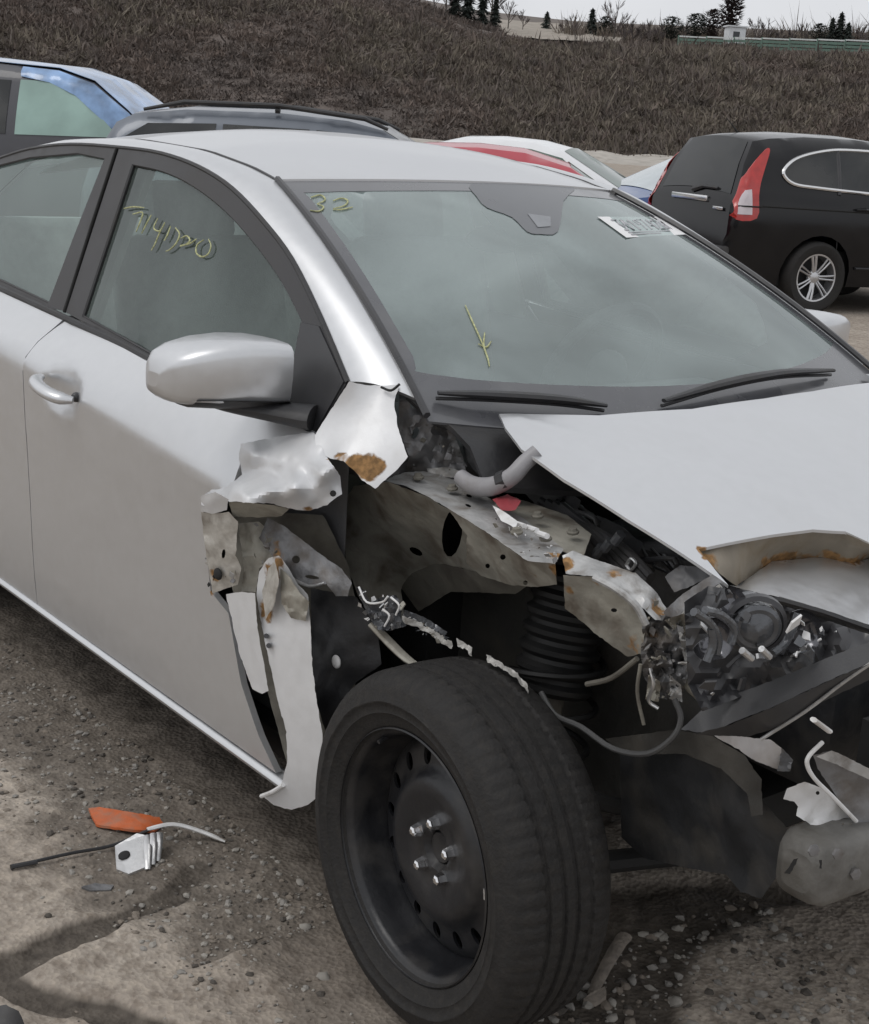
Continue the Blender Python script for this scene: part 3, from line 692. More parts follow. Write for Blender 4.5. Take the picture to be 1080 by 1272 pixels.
for s in (-1, 1):
    fill(wl_s, lambda x, z: sidept(x, z, .006, s), .06, .004, (0, -s, 0)).build('side_window', cglass, suv)
    MB().tube([sidept(x, z, .010, s) for x, z in wl_s+wl_s[:1]], .016, 6, False).build('window_chrome_trim', chrome_t, suv)
    for a, b_ in ((.20, .16), (1.12, 1.06)): MB().tube([sidept(a, 1.54, .009, s), sidept((a+b_)/2, 1.34, .009, s), sidept(b_, 1.13, .009, s)], .02, 6, flat=.5).build('window_pillar', blackg, suv)
    for hx in (.35, 1.3): MB().tube([sidept(hx, 1.0, .02, s), sidept(hx+.08, 1.005, .05, s), sidept(hx+.2, 1.0, .02, s)], [.012, .02, .012], 8).build('door_handle', blackpaint, suv)
    for hx, z0, z1 in ((.17, .62, 1.14), (1.08, .35, 1.14)): MB().tube([sidept(hx, z1, .001, s), sidept(hx+.02, z0, .001, s)], .006, 4).build('door_gap', darkgap, suv)
    MB().tube([sidept(x, .985-.012*x, .0, s) for x in np.linspace(-.9, 2.9, 14)], .011, 5).build('body_crease', darkgap, suv)
    MB().tube([sidept(x, .44, .0, s) for x in np.linspace(.45, 2.15, 8)], .03, 6, flat=.5).build('sill_trim', black, suv)
    tl = [(-.615, 1.50), (-.565, 1.50), (-.64, 1.34), (-.70, 1.2), (-.725, 1.08), (-.735, .88), (-.94, .86), (-.945, .99), (-.90, 1.09), (-.80, 1.32)]
    tl = [(p.x, p.y) for p in catmull([(a, b, 0) for a, b in tl], 3, True)]; o = fill(tl, lambda x, z: sidept(x, z, .012, s), .022, .012, (0, -s, 0)).build('tail_light', lamp_red, suv)
    tc_ = [(-.935, .91), (-.925, 1.0), (-.885, 1.09), (-.86, 1.13), (-.80, 1.14), (-.79, .91)]
    MB().tube([sidept(x, .985, .022, s) for x in (-.93, -.87, -.80, -.72, -.69)], .007, 5).build('lens_divider', darkgap, o)
    fill(tc_, lambda x, z: sidept(x, z, .018, s), .018, .008, (0, -s, 0)).build('clear_lens', lamp_clear, o)
def rearpt(y, z, off=.01):
    zs = [p[1] for p in suv_sil[12:19]][::-1]; xs_ = [p[0] for p in suv_sil[12:19]][::-1]
    return Vector((float(np.interp(z, zs, xs_))-off, y, z))
MB().box(rearpt(0, 1.02, .03), (.03, .62, .055), bev=.01).build('tailgate_garnish', chrome_t, suv)
MB().box(rearpt(-.52, .945, .02), (.012, .16, .03), bev=.004).build('badge', chrome_t, suv)
MB().tube([rearpt(.0, 1.09, .03), rearpt(-.15, 1.13, .03), rearpt(-.40, 1.125, .03)], [.03, .02, .012], 6).build('rear_wiper', black, suv)
MB().box((-.99, 0, .5), (.1, 1.5, .22), bev=.03).build('rear_bumper', black, suv)
MB().tube([(-.35, .2, 1.65), (-.5, .2, 1.78)], [.008, .003], 5).build('aerial', black, suv)

# --- the other cars (roofs and glass show above the wrecked sedan's roof)
sedan_sil = [(2.2, .40), (2.25, .6), (2.1, .74), (1.6, .85), (1.0, .93), (.85, .97), (.45, 1.18), (.1, 1.36), (-.25, 1.43), (-.7, 1.45), (-1.1, 1.43), (-1.5, 1.33), (-1.95, 1.1), (-2.1, 1.05), (-2.45, 1.0), (-2.5, .8), (-2.48, .4), (-2.4, .3)]
sw = [[(.5, 1.02), (.12, 1.29), (-.25, 1.365), (-.5, 1.38), (-.5, 1.0)], [(-.56, 1.38), (-1.0, 1.37), (-1.4, 1.27), (-1.62, 1.08), (-1.5, 1.02), (-.56, 1.0)]]
def view_ang(px, deg):                                  # heading: deg = 0 points right across the view, positive turns away
    a = az_of(px)-math.pi/2; return a+R(deg)
def other(name, label, px, dist, deg, z, sil=sedan_sil, **k):
    return parked_car(name, label, far(px, dist, z), view_ang(px, deg), sil, 1, **k)
kw = dict(hw=.89, zbelt=.95, hw_roof=.60, ztop=1.45, wheels=(1.35, -1.35), wr=.32, side_wins=sw, ws=(5, 7), rear=(11, 12))
other('white_sedan', 'white sedan with green tinted windows behind the red car', 705, 17.0, -12, -.04, body=white_paint, glassm=gglass, **kw)
hatch_sil = sedan_sil[:10]+[(-1.1, 1.43), (-1.5, 1.33), (-1.92, 1.08), (-2.02, 1.0), (-2.08, .8), (-2.08, .4), (-2.0, .3)]
red_car, _ = other('red_hatchback', 'red hatchback showing its roof edge over the silver roof', 500, 13.2, 176, -.10, hatch_sil, body=red_paint, glassm=gglass, **{**kw, 'side_wins': [sw[0], [(-.56, 1.38), (-1.0, 1.37), (-1.4, 1.27), (-1.62, 1.12), (-1.5, 1.02), (-.56, 1.0)]], 'wheels': (1.35, -1.25)})
other('blue_car', 'blue car with a pale glaring windshield left of the black SUV', 884, 16.4, 205, .0, body=bluepaint, glassm=paleglass, **kw)
other('white_hatchback', 'small white car between the film wrapped van and the grey wagon', 176, 23, -20, .13, body=white_paint, glassm=cglass, **kw)
wag_sil = [(2.3, .40), (2.35, .62), (2.2, .82), (1.7, .98), (1.15, 1.07), (1.0, 1.11), (.62, 1.33), (.2, 1.55), (-.1, 1.61), (-.7, 1.64), (-1.5, 1.62), (-1.95, 1.56), (-2.1, 1.48), (-2.3, 1.1), (-2.36, .9), (-2.4, .6), (-2.36, .3)]
wsw = [[(.62, 1.14), (.25, 1.42), (-.05, 1.50), (-.35, 1.52), (-.35, 1.1)], [(-.41, 1.52), (-1.15, 1.52), (-1.15, 1.1), (-.41, 1.1)], [(-1.21, 1.52), (-1.8, 1.49), (-2.0, 1.36), (-2.05, 1.18), (-1.21, 1.12)]]
wg, whalf = other('grey_wagon', 'slate grey wagon with black roof rails behind the silver roof', 455, 13.2, -6, -.11, wag_sil, body=greypaint, glassm=cglass, hw=.9, zbelt=1.05, hw_roof=.6, ztop=1.64, wheels=(1.4, -1.35), wr=.35, side_wins=wsw, ws=(5, 7), rear=(12, 13))
for s in (-1, 1):
    MB().tube([(x, s*.60, z) for x, z in ((.25, 1.56), (.05, 1.635), (-.7, 1.70), (-1.5, 1.68), (-1.85, 1.60))], [.014, .02, .02, .02, .014], 8).build('roof_rail', black, wg)
    MB().tube([(x, s*.58, 1.66) for x in (-.68, -.72)], .03, 6).build('rail_foot', black, wg)
van_sil = [(2.4, .40), (2.45, .65), (2.3, .86), (1.9, 1.02), (1.55, 1.10), (1.45, 1.13), (1.15, 1.38), (.8, 1.62), (.45, 1.715), (-.4, 1.755), (-1.6, 1.75), (-2.2, 1.69), (-2.4, 1.5), (-2.5, 1.1), (-2.55, .8), (-2.55, .5), (-2.5, .3)]
vsw = [[(.03, 1.60), (-1.2, 1.60), (-1.2, 1.12), (.03, 1.12)], [(-1.28, 1.60), (-2.05, 1.57), (-2.3, 1.2), (-1.28, 1.12)]]
van, vhalf = other('film_wrapped_van', 'dark van with blue white plastic film over its windshield pillar', 50, 16.0, -22, -.02, van_sil, body=vanpaint, glassm=cglass, hw=.95, zbelt=1.1, hw_roof=.68, ztop=1.755, wheels=(1.55, -1.45), wr=.34, side_wins=vsw, ws=None)
for s in (-1, 1):
    fill([(1.12, 1.15), (.84, 1.40), (.62, 1.54), (.35, 1.61), (.12, 1.61), (.12, 1.12)], lambda x, z: Vector((x, s*(vhalf(x, z)+.006), z)), .07, .004, (0, -s, 0)).build('front_side_window', mintglass, van)
    fl = fill([(1.45, 1.14), (1.15, 1.38), (.8, 1.615), (.45, 1.712), (.1, 1.73), (.12, 1.64), (.4, 1.6), (.66, 1.5), (.88, 1.34), (1.16, 1.14)], lambda x, z: Vector((x, s*(vhalf(x, z)+.012+.014*noise.noise(Vector((x*6, z*6, s)))), z)), .05, .004, (0, -s, 0)).build('plastic_film', filmm, van)
van.scale = (1.06, 1.06, 1.065)
rw = []
for (x, z) in van_sil[5:10]:
    w = vhalf(x, z); rw.append([(x, -w+2*w*j/12, z+.035*(1-(2*j/12-1)**2)+.02+.02*noise.noise(Vector((x*5, j*.7, z*5)))) for j in range(13)])
MB().grid(rw, thick=.004, d=(0, 0, -1)).build('plastic_film', filmm, van)

# ------------------------------------------------------------------ the wrecked silver sedan: x forward from the front axle, y to its left, z up
car = empty('damaged_sedan', (0, 0, 0), 0, 'silver sedan with its front right fender and bumper torn off', 'car')
def zc(x): return .796+(-.705-x)*.088
BELT = [(-.92, .41), (-.9, .62)]
def yg(x, z): return -.765+.40*(z-.985)+.03*sm((x+1.2)/.8)
ZS = [(.15, -.80), (.20, -.832), (.26, -.8405), (.34, -.847), (.42, -.851), (.52, -.8545), (.64, -.8605), (.70, -.8645), (.72, -.8665)]
def Sy(x, z):
    """right-hand body side: y at (x, z)"""
    c = zc(x); zb = .985
    dent = 0
    u = ((x+1.445)/.115)**2+((z-.846)/.052)**2
    if u < 1: dent = .022*(1-u)**.8
    if z >= zb: y = yg(x, z)
    elif z >= c:
        t = (z-c)/(zb-c); e = yg(x, zb); y = -.874+(e+.874)*(.55*t+.45*t*t)
    elif z >= .72: y = -.8665-.0075*((z-.72)/(c-.72))
    else:
        y = float(np.interp(z, [q[0] for q in ZS], [q[1] for q in ZS]))
    if x < -2.9: y += .16*sm((-2.9-x)/1.0)**1.5
    return y+dent
def onS(px, py):
    y = -.86
    for _ in range(40):
        p = onY(px, py, y); y2 = Sy(p.x, min(max(p.z, .15), 1.42)); y = y*.4+y2*.6
    return onY(px, py, y)
def side_patch(px, res=.03, thick=.012, off=0, extra=None, mb=None, holes=()):
    ol = [onS(*p) for p in px] if extra is None else extra
    return fill([(p.x, p.z) for p in ol], lambda x, z: Vector((x, Sy(x, z)-off, z)), res, thick, (0, 1, 0), [[(q.x, q.z) for q in (onS(*p) for p in h)] for h in holes], mb)
def sp_(pts, n=4, closed=False): return [(p.x, p.y) for p in catmull([(a, b, 0) for a, b in pts], n, closed)]

# --- roof, pillars and glass
DRIP = sp_([(0, 196), (40, 184), (90, 178.5), (148, 182), (200, 189), (248, 206), (290, 233), (330, 275), (365, 322), (400, 393), (434, 474)])
def onG(px, py):
    y = -.7
    for _ in range(40):
        p = onY(px, py, y); y = yg(p.x, p.z)
    return p
drip = [onG(*p) for p in DRIP]
rear_drip = [Vector((x, yg(x, z)+o, z)) for x, z, o in ((-3.02, 1.06, .09), (-2.9, 1.13, .06), (-2.75, 1.22, .03), (-2.58, 1.285, .01))]
drip = [p for p in catmull(rear_drip+[drip[0]], 3)][:-1]+drip
WTL, WBL = Vector((-1.083, -.517, 1.361)), Vector((-.335, -.667, 1.015))
def ws_top(s): return Vector((-1.083+.10*(1-s*s), .517*s, 1.361+.016*(1-s*s)))
def ws_bot(s): return Vector((-.335+.15*(1-s*s), .667*s, 1.015-.030*(1-s*s)))
def ws_pt(s, t):                                          # s -1 (car's right) .. 1, t 0 top .. 1 bottom
    p = ws_top(s)*(1-t)+ws_bot(s)*t; return p+Vector((.42, 0, .9))*(.035*4*t*(1-t)*(1-.3*s*s))
def roof_edge(x):                                         # the ditch between roof skin and side frame
    y = -.517+.0*x if x > -2.3 else -.517+.02*sm((-2.3-x)/.7)
    z = float(np.interp(x, [-3.0, -2.75, -2.45, -2.1, -1.75, -1.4, -1.2, -1.083], [1.09, 1.22, 1.335, 1.398, 1.421, 1.410, 1.385, 1.361]))
    return y, z
edge = []
for p in drip:
    if p.x <= -1.12:
        y, z = roof_edge(p.x); edge.append(Vector((p.x, y, z)))
    else: edge.append(None)
kfirst = next(i for i, e in enumerate(edge) if e is None); nrem = len(edge)-kfirst
for i in range(kfirst, len(edge)):
    t = (i-kfirst+.4)/(nrem-1+.4); edge[i] = ws_pt(-1, t)+Vector((0, -.002, .004))
def rail_rows(drip, edge, lo=0, hi=None):
    rows = []
    for a, b in list(zip(drip, edge))[lo:hi]:
        d = b-a; up = Vector((0, -.45, .9)); r_ = []
        for j in range(9):
            t = j/8; r_.append(a+d*t+up*(.011*4*t*(1-t)))
        rows.append(r_)
    return rows
for mir in (0, 1):
    m = MB().grid(rail_rows(drip, edge), thick=.014, d=(0, .7, -.6))
    if mir: m.mirror()
    o = m.build('side_frame', paint, car, ang=50)
    m = MB().tube([e+Vector((0, .004, -.002)) for e in edge[:kfirst+1]], .006, 6)
    if mir: m.mirror()
    m.build('roof_ditch_strip', black, car)
# roof skin
rows = []
for x in list(np.linspace(-2.5, -1.12, 22)):
    ye, ze = roof_edge(x); crown = .048*sm((x+3.1)/.6)
    rows.append([(x, ye*s, ze+crown*(1-abs(s)**2.2)) for s in np.linspace(1, -1, 25)])
rows.append([ws_top(-s)*.35+Vector((-1.12, roof_edge(-1.12)[0]*s, roof_edge(-1.12)[1]+.044*(1-abs(s)**2.2)))*.65+Vector((0, 0, .003)) for s in np.linspace(1, -1, 25)])
rows.append([ws_top(-s)*.75+Vector((-1.12, roof_edge(-1.12)[0]*s, roof_edge(-1.12)[1]+.040*(1-abs(s)**2.2)))*.25+Vector((0, 0, .005)) for s in np.linspace(1, -1, 25)])
rows.append([ws_top(-s)+Vector((-.004, 0, .005)) for s in np.linspace(1, -1, 25)])
MB().grid(rows, thick=.012, d=(0, 0, -1)).build('roof', paint, car, ang=60)
MB().grid([[Vector(p)+Vector((0, 0, -.035)) for p in r_[1:-1]] for r_ in rows[:-1]]).build('headliner', headl, car)
# windshield: black printed border, clear glass, dark moulding
def ws_uv(u, v): return ws_pt(u, v)
border = [(-1, 0), (1, 0), (1, 1.06), (-1, 1.06)]
inner = sp_([(-.90, .075), (-.5, .062), (0, .055), (.5, .062), (.90, .075), (.93, .12), (.945, .5), (.95, .84), (.93, .90), (.5, .915), (0, .92), (-.5, .915), (-.93, .90), (-.95, .84), (-.945, .5), (-.93, .12)], 3, True)
fill(border, lambda u, v: ws_pt(u, v), .05, .005, (-.42, 0, -.9), [inner]).build('windshield_border', frit, car)
fill(inner, lambda u, v: ws_pt(u, v)-Vector((.42, 0, .9))*.001, .05).build('windshield', windshield_g, car)
for s in (-1, 1):
    MB().tube([ws_pt(s, t)+Vector((.004, s*.004, .006)) for t in np.linspace(0, 1.05, 14)], .0075, 6).build('windshield_moulding', blackg, car)
ws_uvs = []
# crayon writing on the windshield (flat strokes that follow the glass)
def on_ws(px, py): return ws_pt(*on_uv(px, py))
def on_uv(px, py):
    u, v = 0., .5
    for _ in range(60):                                   # Newton on the projection
        def pr(u, v):
            d = ws_pt(u, v)-CAM; z = d.dot(cf); return 540+FPX*d.dot(cr)/z, 636-FPX*d.dot(cu)/z
        a = pr(u, v); e = 1e-3; bu = pr(u+e, v); bv = pr(u, v+e)
        J = np.array([[(bu[0]-a[0])/e, (bv[0]-a[0])/e], [(bu[1]-a[1])/e, (bv[1]-a[1])/e]])
        du = np.linalg.solve(J, np.array([px-a[0], py-a[1]])); u += float(du[0]); v += float(du[1])
    return u, v
def stroke(pts3, r_, nrm, mb):
    P = catmull(pts3, 5); mb.tube([p+Vector(nrm)*.0015 for p in P], [r_*(.6+.4*math.sin(3.1*i/len(P)+.2)) for i in range(len(P))], 6)
mb = MB()
for st in ([(386, 246), (398, 243), (404, 249), (394, 254)], [(394, 254), (402, 258), (396, 263), (385, 262)], [(414, 250), (424, 247), (432, 250), (428, 256), (414, 260)], [(414, 261), (424, 261), (438, 258)]):
    stroke([on_ws(*p) for p in st], .0020, (.42, 0, .9), mb)
for st in ([(578, 380), (586, 398), (596, 420), (602, 434)], [(602, 414), (601, 430), (606, 446), (608, 456)], [(594, 428), (604, 432), (610, 425)]):
    stroke([on_ws(*p) for p in st], .0018, (.42, 0, .9), mb)
mb.build('crayon_writing', yellow, car)['kind'] = 'stuff'
# white paper label with rows of print on the inside of the glass
lab = [on_ws(*p)+Vector((.42, 0, .9))*.002 for p in ((742, 270), (820, 270), (852, 292), (778, 296))]
nL = 10
MB().grid([[lab[0].lerp(lab[1], i/nL).lerp(lab[3].lerp(lab[2], i/nL), j/4) for i in range(nL+1)] for j in range(5)]).build('windshield_label', label_m, car)
mb = MB()
def lab_pt(u, v): return lab[0].lerp(lab[1], u).lerp(lab[3].lerp(lab[2], u), v)+Vector((.42, 0, .9))*.0012
dig = {'3': [(0, 0), (1, 0), (.4, .45), (1, .7), (.6, 1), (0, .95)], '0': [(.5, 0), (1, .5), (.5, 1), (0, .5), (.5, 0)], '1': [(.2, .2), (.6, 0), (.6, 1)], '9': [(1, .4), (.3, .5), (.2, .1), (.9, .05), (1, .4), (.7, 1)], '7': [(0, 0), (1, 0), (.4, 1)], '4': [(.7, 1), (.7, 0), (0, .65), (1, .65)], '2': [(0, .2), (.6, 0), (1, .3), (0, 1), (1, 1)], '6': [(.9, 0), (.1, .5), (.2, .95), (.9, .9), (.8, .5), (.1, .6)]}
for i, ch in enumerate('30197426'):
    u0_ = .12+i*.098; mb.tube([lab_pt(u0_+.07*x, .20+.50*y) for x, y in dig[ch]], .0028, 5)
for k in range(2): mb.tube([lab_pt(.12, .80+.1*k), lab_pt(.8-.2*k, .80+.1*k)], .0018, 4)
mb.build('label_print', ink, car)
sf = [on_uv(*p) for p in sp_([(585, 229), (640, 229), (712, 232), (700, 250), (693, 288), (672, 291), (655, 288), (636, 270), (605, 258), (592, 244)], 3, True)]
off_ = Vector((.42, 0, .9))*.0012
fill(sf, lambda u, v: ws_pt(u, v)+off_*.6, .03).build('sensor_frit', mat('grey_sensor_frit', (.115, .12, .13), .3, 0, .1, 12), car)
sf2 = [on_ws(*p)+off_*1.6 for p in ((655, 266), (684, 270), (684, 282), (668, 283))]
mb = MB(); mb.add(sf2, [(0, 1, 2, 3)]); mb.build('sensor_window', mat('pale_sensor_glass', (.2, .21, .225), .2, 0, .2, 12), car)
# interior mirror and sensor cover behind the glass
sc_ = [on_ws(*p)+Vector((-.03, 0, -.03)) for p in ((612, 238), (705, 240), (692, 288), (655, 290))]
MB().grid([[sc_[0].lerp(sc_[1], i/6).lerp(sc_[3].lerp(sc_[2], i/6), j/5) for i in range(7)] for j in range(6)], thick=.02, d=(-.4, 0, -1)).build('sensor_cover', black, car)
im = on_ws(672, 276)+Vector((-.13, .0, -.05)); MB().ell(im, (.025, .11, .034), 20, 12).build('interior_mirror', black, car)
# side frame around the windows: gloss black sash, seals and panes
def gpatch(px, res=.03, thick=.006, off=0., holes=()):
    ol = [onG(*p) for p in px]
    return fill([(p.x, p.z) for p in ol], lambda x, z: Vector((x, yg(x, z)-off, z)), res, thick, (0, 1, 0), [[(q.x, q.z) for q in (onG(*p) for p in h)] for h in holes])
fw_in = sp_([(166, 204), (205, 213), (242, 231), (282, 262), (322, 307), (352, 350), (377, 398)], 4)+[(372, 430), (362, 462), (300, 492)]+[(190, 441), (104, 393)]
belt_up = [(104, 396), (190, 445), (300, 497)]
front_frame = [(150, 184)]+[p for p in DRIP if 152 < p[0]]+[(392, 541), (345, 512), (300, 497), (190, 445), (84, 388)]
def mirror_obj(o, name=None):
    me = o.data.copy(); co = np.empty(len(me.vertices)*3); me.vertices.foreach_get('co', co); co = co.reshape(-1, 3); co[:, 1] *= -1
    me.vertices.foreach_set('co', co.ravel()); me.flip_normals(); me.update()
    q = bpy.data.objects.new(name or o.name.split('.')[0], me); COL.objects.link(q); q.parent = o.parent; return q
sashf = gpatch(front_frame, .03, .012, .004, [fw_in]).build('front_door_frame', sash, car); mirror_obj(sashf)
paneF = gpatch(fw_in, .04, 0, -.006).build('front_door_window', side_g, car); mirror_obj(paneF)
rw_in = [(-60, 226), (-22, 212), (0, 205), (40, 195), (98, 190), (132, 197), (96, 288), (62, 377), (0, 348), (-110, 300), (-108, 262)]
rear_frame = [(-150, 262), (-80, 226), (-30, 206)]+[p for p in DRIP if p[0] < 146]+[(146, 183.5), (80, 386), (62, 382), (0, 353), (-150, 291)]
sashr = gpatch(rear_frame, .03, .012, .004, [rw_in]).build('rear_door_frame', sash, car); mirror_obj(sashr)
paneR = gpatch(rw_in, .04, 0, -.006).build('rear_door_window', side_g, car); mirror_obj(paneR)
mb = MB(); mb.tube([onG(*p)+Vector((0, .001, 0)) for p in fw_in+fw_in[:1]], .0045, 6, False); o = mb.build('window_seal', black, paneF)
mb = MB(); mb.tube([onG(*p)+Vector((0, .001, 0)) for p in rw_in+rw_in[:1]], .0045, 6, False); mb.build('window_seal', black, paneR)
mb = MB(); mb.tube([onG(*p)+Vector((0, -.004, .0)) for p in [(-150, 291), (-60, 330), (0, 357), (40, 375), (90, 398), (140, 421), (190, 447), (250, 476), (300, 500)]], .009, 8); o = mb.build('belt_moulding', black, car); mirror_obj(o)
mb = MB(); mb.tube([p+Vector((0, -.003, -.002)) for p in drip], .0055, 6); o = mb.build('drip_seal', black, car); mirror_obj(o)
mb = MB(); mb.tube([onG(*p)+Vector((0, -.0045, 0)) for p in ((147, 185), (116, 280), (82, 388))], .004, 6); o = mb.build('door_gap', darkgap, car); mirror_obj(o)
# crayon number on the front side window
mb = MB()
for st in ([(155, 259), (167, 257), (180, 258)], [(166, 266), (178, 264), (175, 276), (170, 288)], [(189, 267), (183, 278), (177, 290)], [(197, 271), (192, 283), (199, 287), (205, 279)], [(206, 276), (199, 290), (193, 304), (189, 311)],
           [(213, 281), (209, 292), (205, 299)], [(219, 283), (224, 291), (220, 302), (212, 310), (207, 312)], [(226, 296), (233, 293), (237, 299), (231, 304), (225, 306)], [(225, 305), (236, 303), (245, 297)],
           [(254, 298), (246, 304), (245, 314), (252, 319), (260, 315), (263, 305), (260, 297)]):
    stroke([onG(*p)+Vector((0, -.0, 0)) for p in st], .0020, (0, -1, 0), mb)
mb.build('crayon_number', yellow, paneF)['kind'] = 'stuff'

# --- doors and body side
gap_x = -1.665
Lf = 0
door_front_edge = [(392, 541), (352, 545), (322, 553), (300, 572), (290, 602), (252, 624), (256, 680), (262, 735), (284, 762), (300, 850), (322, 915), (343, 960)]
fe = [onS(*p) for p in door_front_edge]
belt = [onG(*p) for p in ((300, 500), (250, 478), (190, 448), (140, 422), (92, 400))]
def belt_z(x): return float(np.interp(x, [-2.9, -2.39, -2.1, -1.763, -1.551, -1.169, -.9], [1.06, 1.03, 1.012, .998, .988, .957, .945]))
fd = fe+[Vector((gap_x, 0, .245)), Vector((gap_x, 0, .6)), Vector((gap_x+.01, 0, .93)), Vector((gap_x+.03, 0, belt_z(gap_x)))]+[Vector((p.x, 0, p.z)) for p in belt[::-1]]+[onS(350, 520)]
fd = [Vector((p.x, 0, p.z)) for p in fd]
front_door = side_patch(None, .016, .014, 0, fd).build('front_door', paint, car, ang=60)
wear(front_door, [(onS(254, 640), .014, .7), (onS(263, 738), .014, .6)])
rd = [Vector(p) for p in ((gap_x-.004, 0, .245), (gap_x-.004, 0, .6), (gap_x+.006, 0, .93), (gap_x+.02, 0, belt_z(gap_x)), (-1.763, 0, belt_z(-1.763)), (-2.1, 0, belt_z(-2.1)), (-2.39, 0, belt_z(-2.39)), (-2.72, 0, 1.05), (-2.66, 0, .86), (-2.50, 0, .66), (-2.34, 0, .48), (-2.26, 0, .30), (-2.24, 0, .245))]
rear_door = side_patch(None, .035, .014, 0, rd).build('rear_door', paint, car, ang=60); mirror_obj(rear_door)
lfd = [Vector(p) for p in ((-.49, 0, .93), (-.50, 0, .6), (-.47, 0, .245), (gap_x, 0, .245), (gap_x, 0, .6), (gap_x+.01, 0, .93), (gap_x+.03, 0, belt_z(gap_x)), (-1.169, 0, .957), (-.9, 0, .945))]
m_ = side_patch(None, .04, .014, 0, lfd).mirror(); m_.build('front_door', paint, car, ang=60)
qp = [Vector(p) for p in ((-2.248, 0, .245), (-2.27, 0, .30), (-2.35, 0, .48), (-2.51, 0, .66), (-2.67, 0, .86), (-2.73, 0, 1.05), (-2.95, 0, 1.07), (-3.1, 0, 1.05), (-3.62, 0, 1.01), (-3.68, 0, .8), (-3.66, 0, .5), (-3.55, 0, .3), (-3.06, 0, .25))]+[Vector((-2.7+.37*math.cos(a), 0, .32+.37*math.sin(a))) for a in np.linspace(-.15, math.pi+.15, 13)]
o = side_patch(None, .05, .014, 0, qp).build('quarter_panel', paint, car, ang=60); mirror_obj(o)
rows = []
for x, z in ((-2.5, 1.325), (-2.62, 1.285), (-2.78, 1.21), (-2.92, 1.13), (-3.02, 1.075)):
    w = -yg(x, z)-.06-.02*sm((-2.3-x)/.7); rows.append([(x-.03*(1-s*s), w*s, z+.03*(1-s*s)) for s in np.linspace(1, -1, 13)])
MB().grid(rows).build('rear_window', side_g, car)
rows = []
for x, z in ((-3.02, 1.07), (-3.2, 1.065), (-3.45, 1.05), (-3.62, 1.02), (-3.69, .95), (-3.70, .75), (-3.76, .6), (-3.76, .4), (-3.68, .28)):
    w = -Sy(x, min(z, .95))-.01; rows.append([(x-.06*(1-s*s), w*s, z+.02*(1-s*s)) for s in np.linspace(1, -1, 13)])
MB().grid(rows, thick=.012, d=(.3, 0, -1)).build('trunk_lid', paint, car)
# rocker panel under the doors
rock = []
for x in np.linspace(-2.26, -.455, 40):
    rock.append([(x, y, z) for y, z in ((-.836, .2435), (-.8435, .2405), (-.8465, .235), (-.8445, .228), (-.837, .2225), (-.825, .219), (-.80, .217))])
o = MB().grid(rock, thick=.02, d=(0, 1, .2)).build('rocker_panel', paint, car); mirror_obj(o)
# handle over its cup
hp = []
for x, o_, zz in ((-1.535, .004, .866), (-1.52, .022, .864), (-1.49, .036, .860), (-1.445, .042, .855), (-1.40, .038, .849), (-1.37, .026, .845), (-1.352, .006, .843)):
    hp.append(Vector((x, -.874-o_, zz)))
rs = [.010, .016, .018, .018, .019, .018, .010]
HPs = catmull(hp, 4); RSs = list(np.interp(np.linspace(0, 6, len(HPs)), range(7), rs))
o = MB().tube(HPs, RSs, 12, flat=.75).build('door_handle', paint, front_door); o2 = MB().ell((-1.375, -.862, .845), (.012, .012, .012)).build('key_cylinder', blackg, front_door)
# --- door mirror
mcv = paint
def mirror_sections():
    secs = []
    # along y (outward): centre (x, z), half sizes (fore-aft, up-down)
    for y, x, z, hx, hz in ((-.786, -.640, 1.024, .050, .050), (-.792, -.640, 1.026, .074, .064), (-.83, -.645, 1.030, .084, .066), (-.88, -.655, 1.032, .088, .065), (-.93, -.668, 1.030, .086, .061), (-.97, -.680, 1.025, .078, .054), (-.995, -.690, 1.020, .064, .045), (-1.008, -.698, 1.016, .044, .031), (-1.013, -.704, 1.013, .02, .014)):
        r_ = []
        for k in range(20):
            a = 2*math.pi*k/20; ca, sa = math.cos(a), math.sin(a); e = .46
            r_.append((x+hx*math.copysign(abs(ca)**e, ca)+(.010*sa if ca > 0 else 0), y, z+hz*math.copysign(abs(sa)**e, sa)))
        secs.append(r_)
    return secs
mb = MB(); S2 = mirror_sections(); mb.grid(S2, closed=True); mb.add([S2[0][k] for k in range(20)], [tuple(range(20))]); mb.add([S2[-1][k] for k in range(20)], [tuple(range(20))[::-1]])
mir = mb.build('door_mirror', paint, car, ang=55)
low = []
for i, r_ in enumerate(S2[1:-3]):
    zc_ = sum(p[2] for p in r_)/20; hz_ = max(p[2] for p in r_)-zc_; k_ = 1.02 if i < 3 else .93
    xm = sum(p[0] for p in r_)/20; low.append([(xm+(p[0]-xm)*k_, p[1], min(p[2], zc_-.62*hz_)-.005) for p in r_])
mb = MB(); mb.grid(low, closed=True); mb.add(low[0], [tuple(range(20))]); mb.add(low[-1], [tuple(range(20))[::-1]]); lo_ = mb.build('mirror_housing', black, mir, ang=50)
arm = MB().tube(catmull([Vector((-.655, -.93, .974)), Vector((-.62, -.865, .966)), Vector((-.575, -.805, .958)), Vector((-.53, -.765, .955))], 4), [.012, .02, .026, .03, .033, .035, .037, .039, .041, .043, .045, .047, .048], 14, flat=.5).build('mirror_arm', black, mir)
gl_ = MB().box((-.732, -.885, 1.024), (.006, .15, .085)).build('mirror_glass', cglass, mir)
for q in (mir,): 
    o = mirror_obj(q)
    for ch in (lo_, arm, gl_): c = mirror_obj(ch); c.parent = o
# black triangle at the mirror's foot
sail = gpatch([(378, 400), (400, 405), (431, 474), (394, 540), (372, 528), (362, 500), (370, 440)], .02, .014, .008).build('mirror_foot_panel', blackg, car)

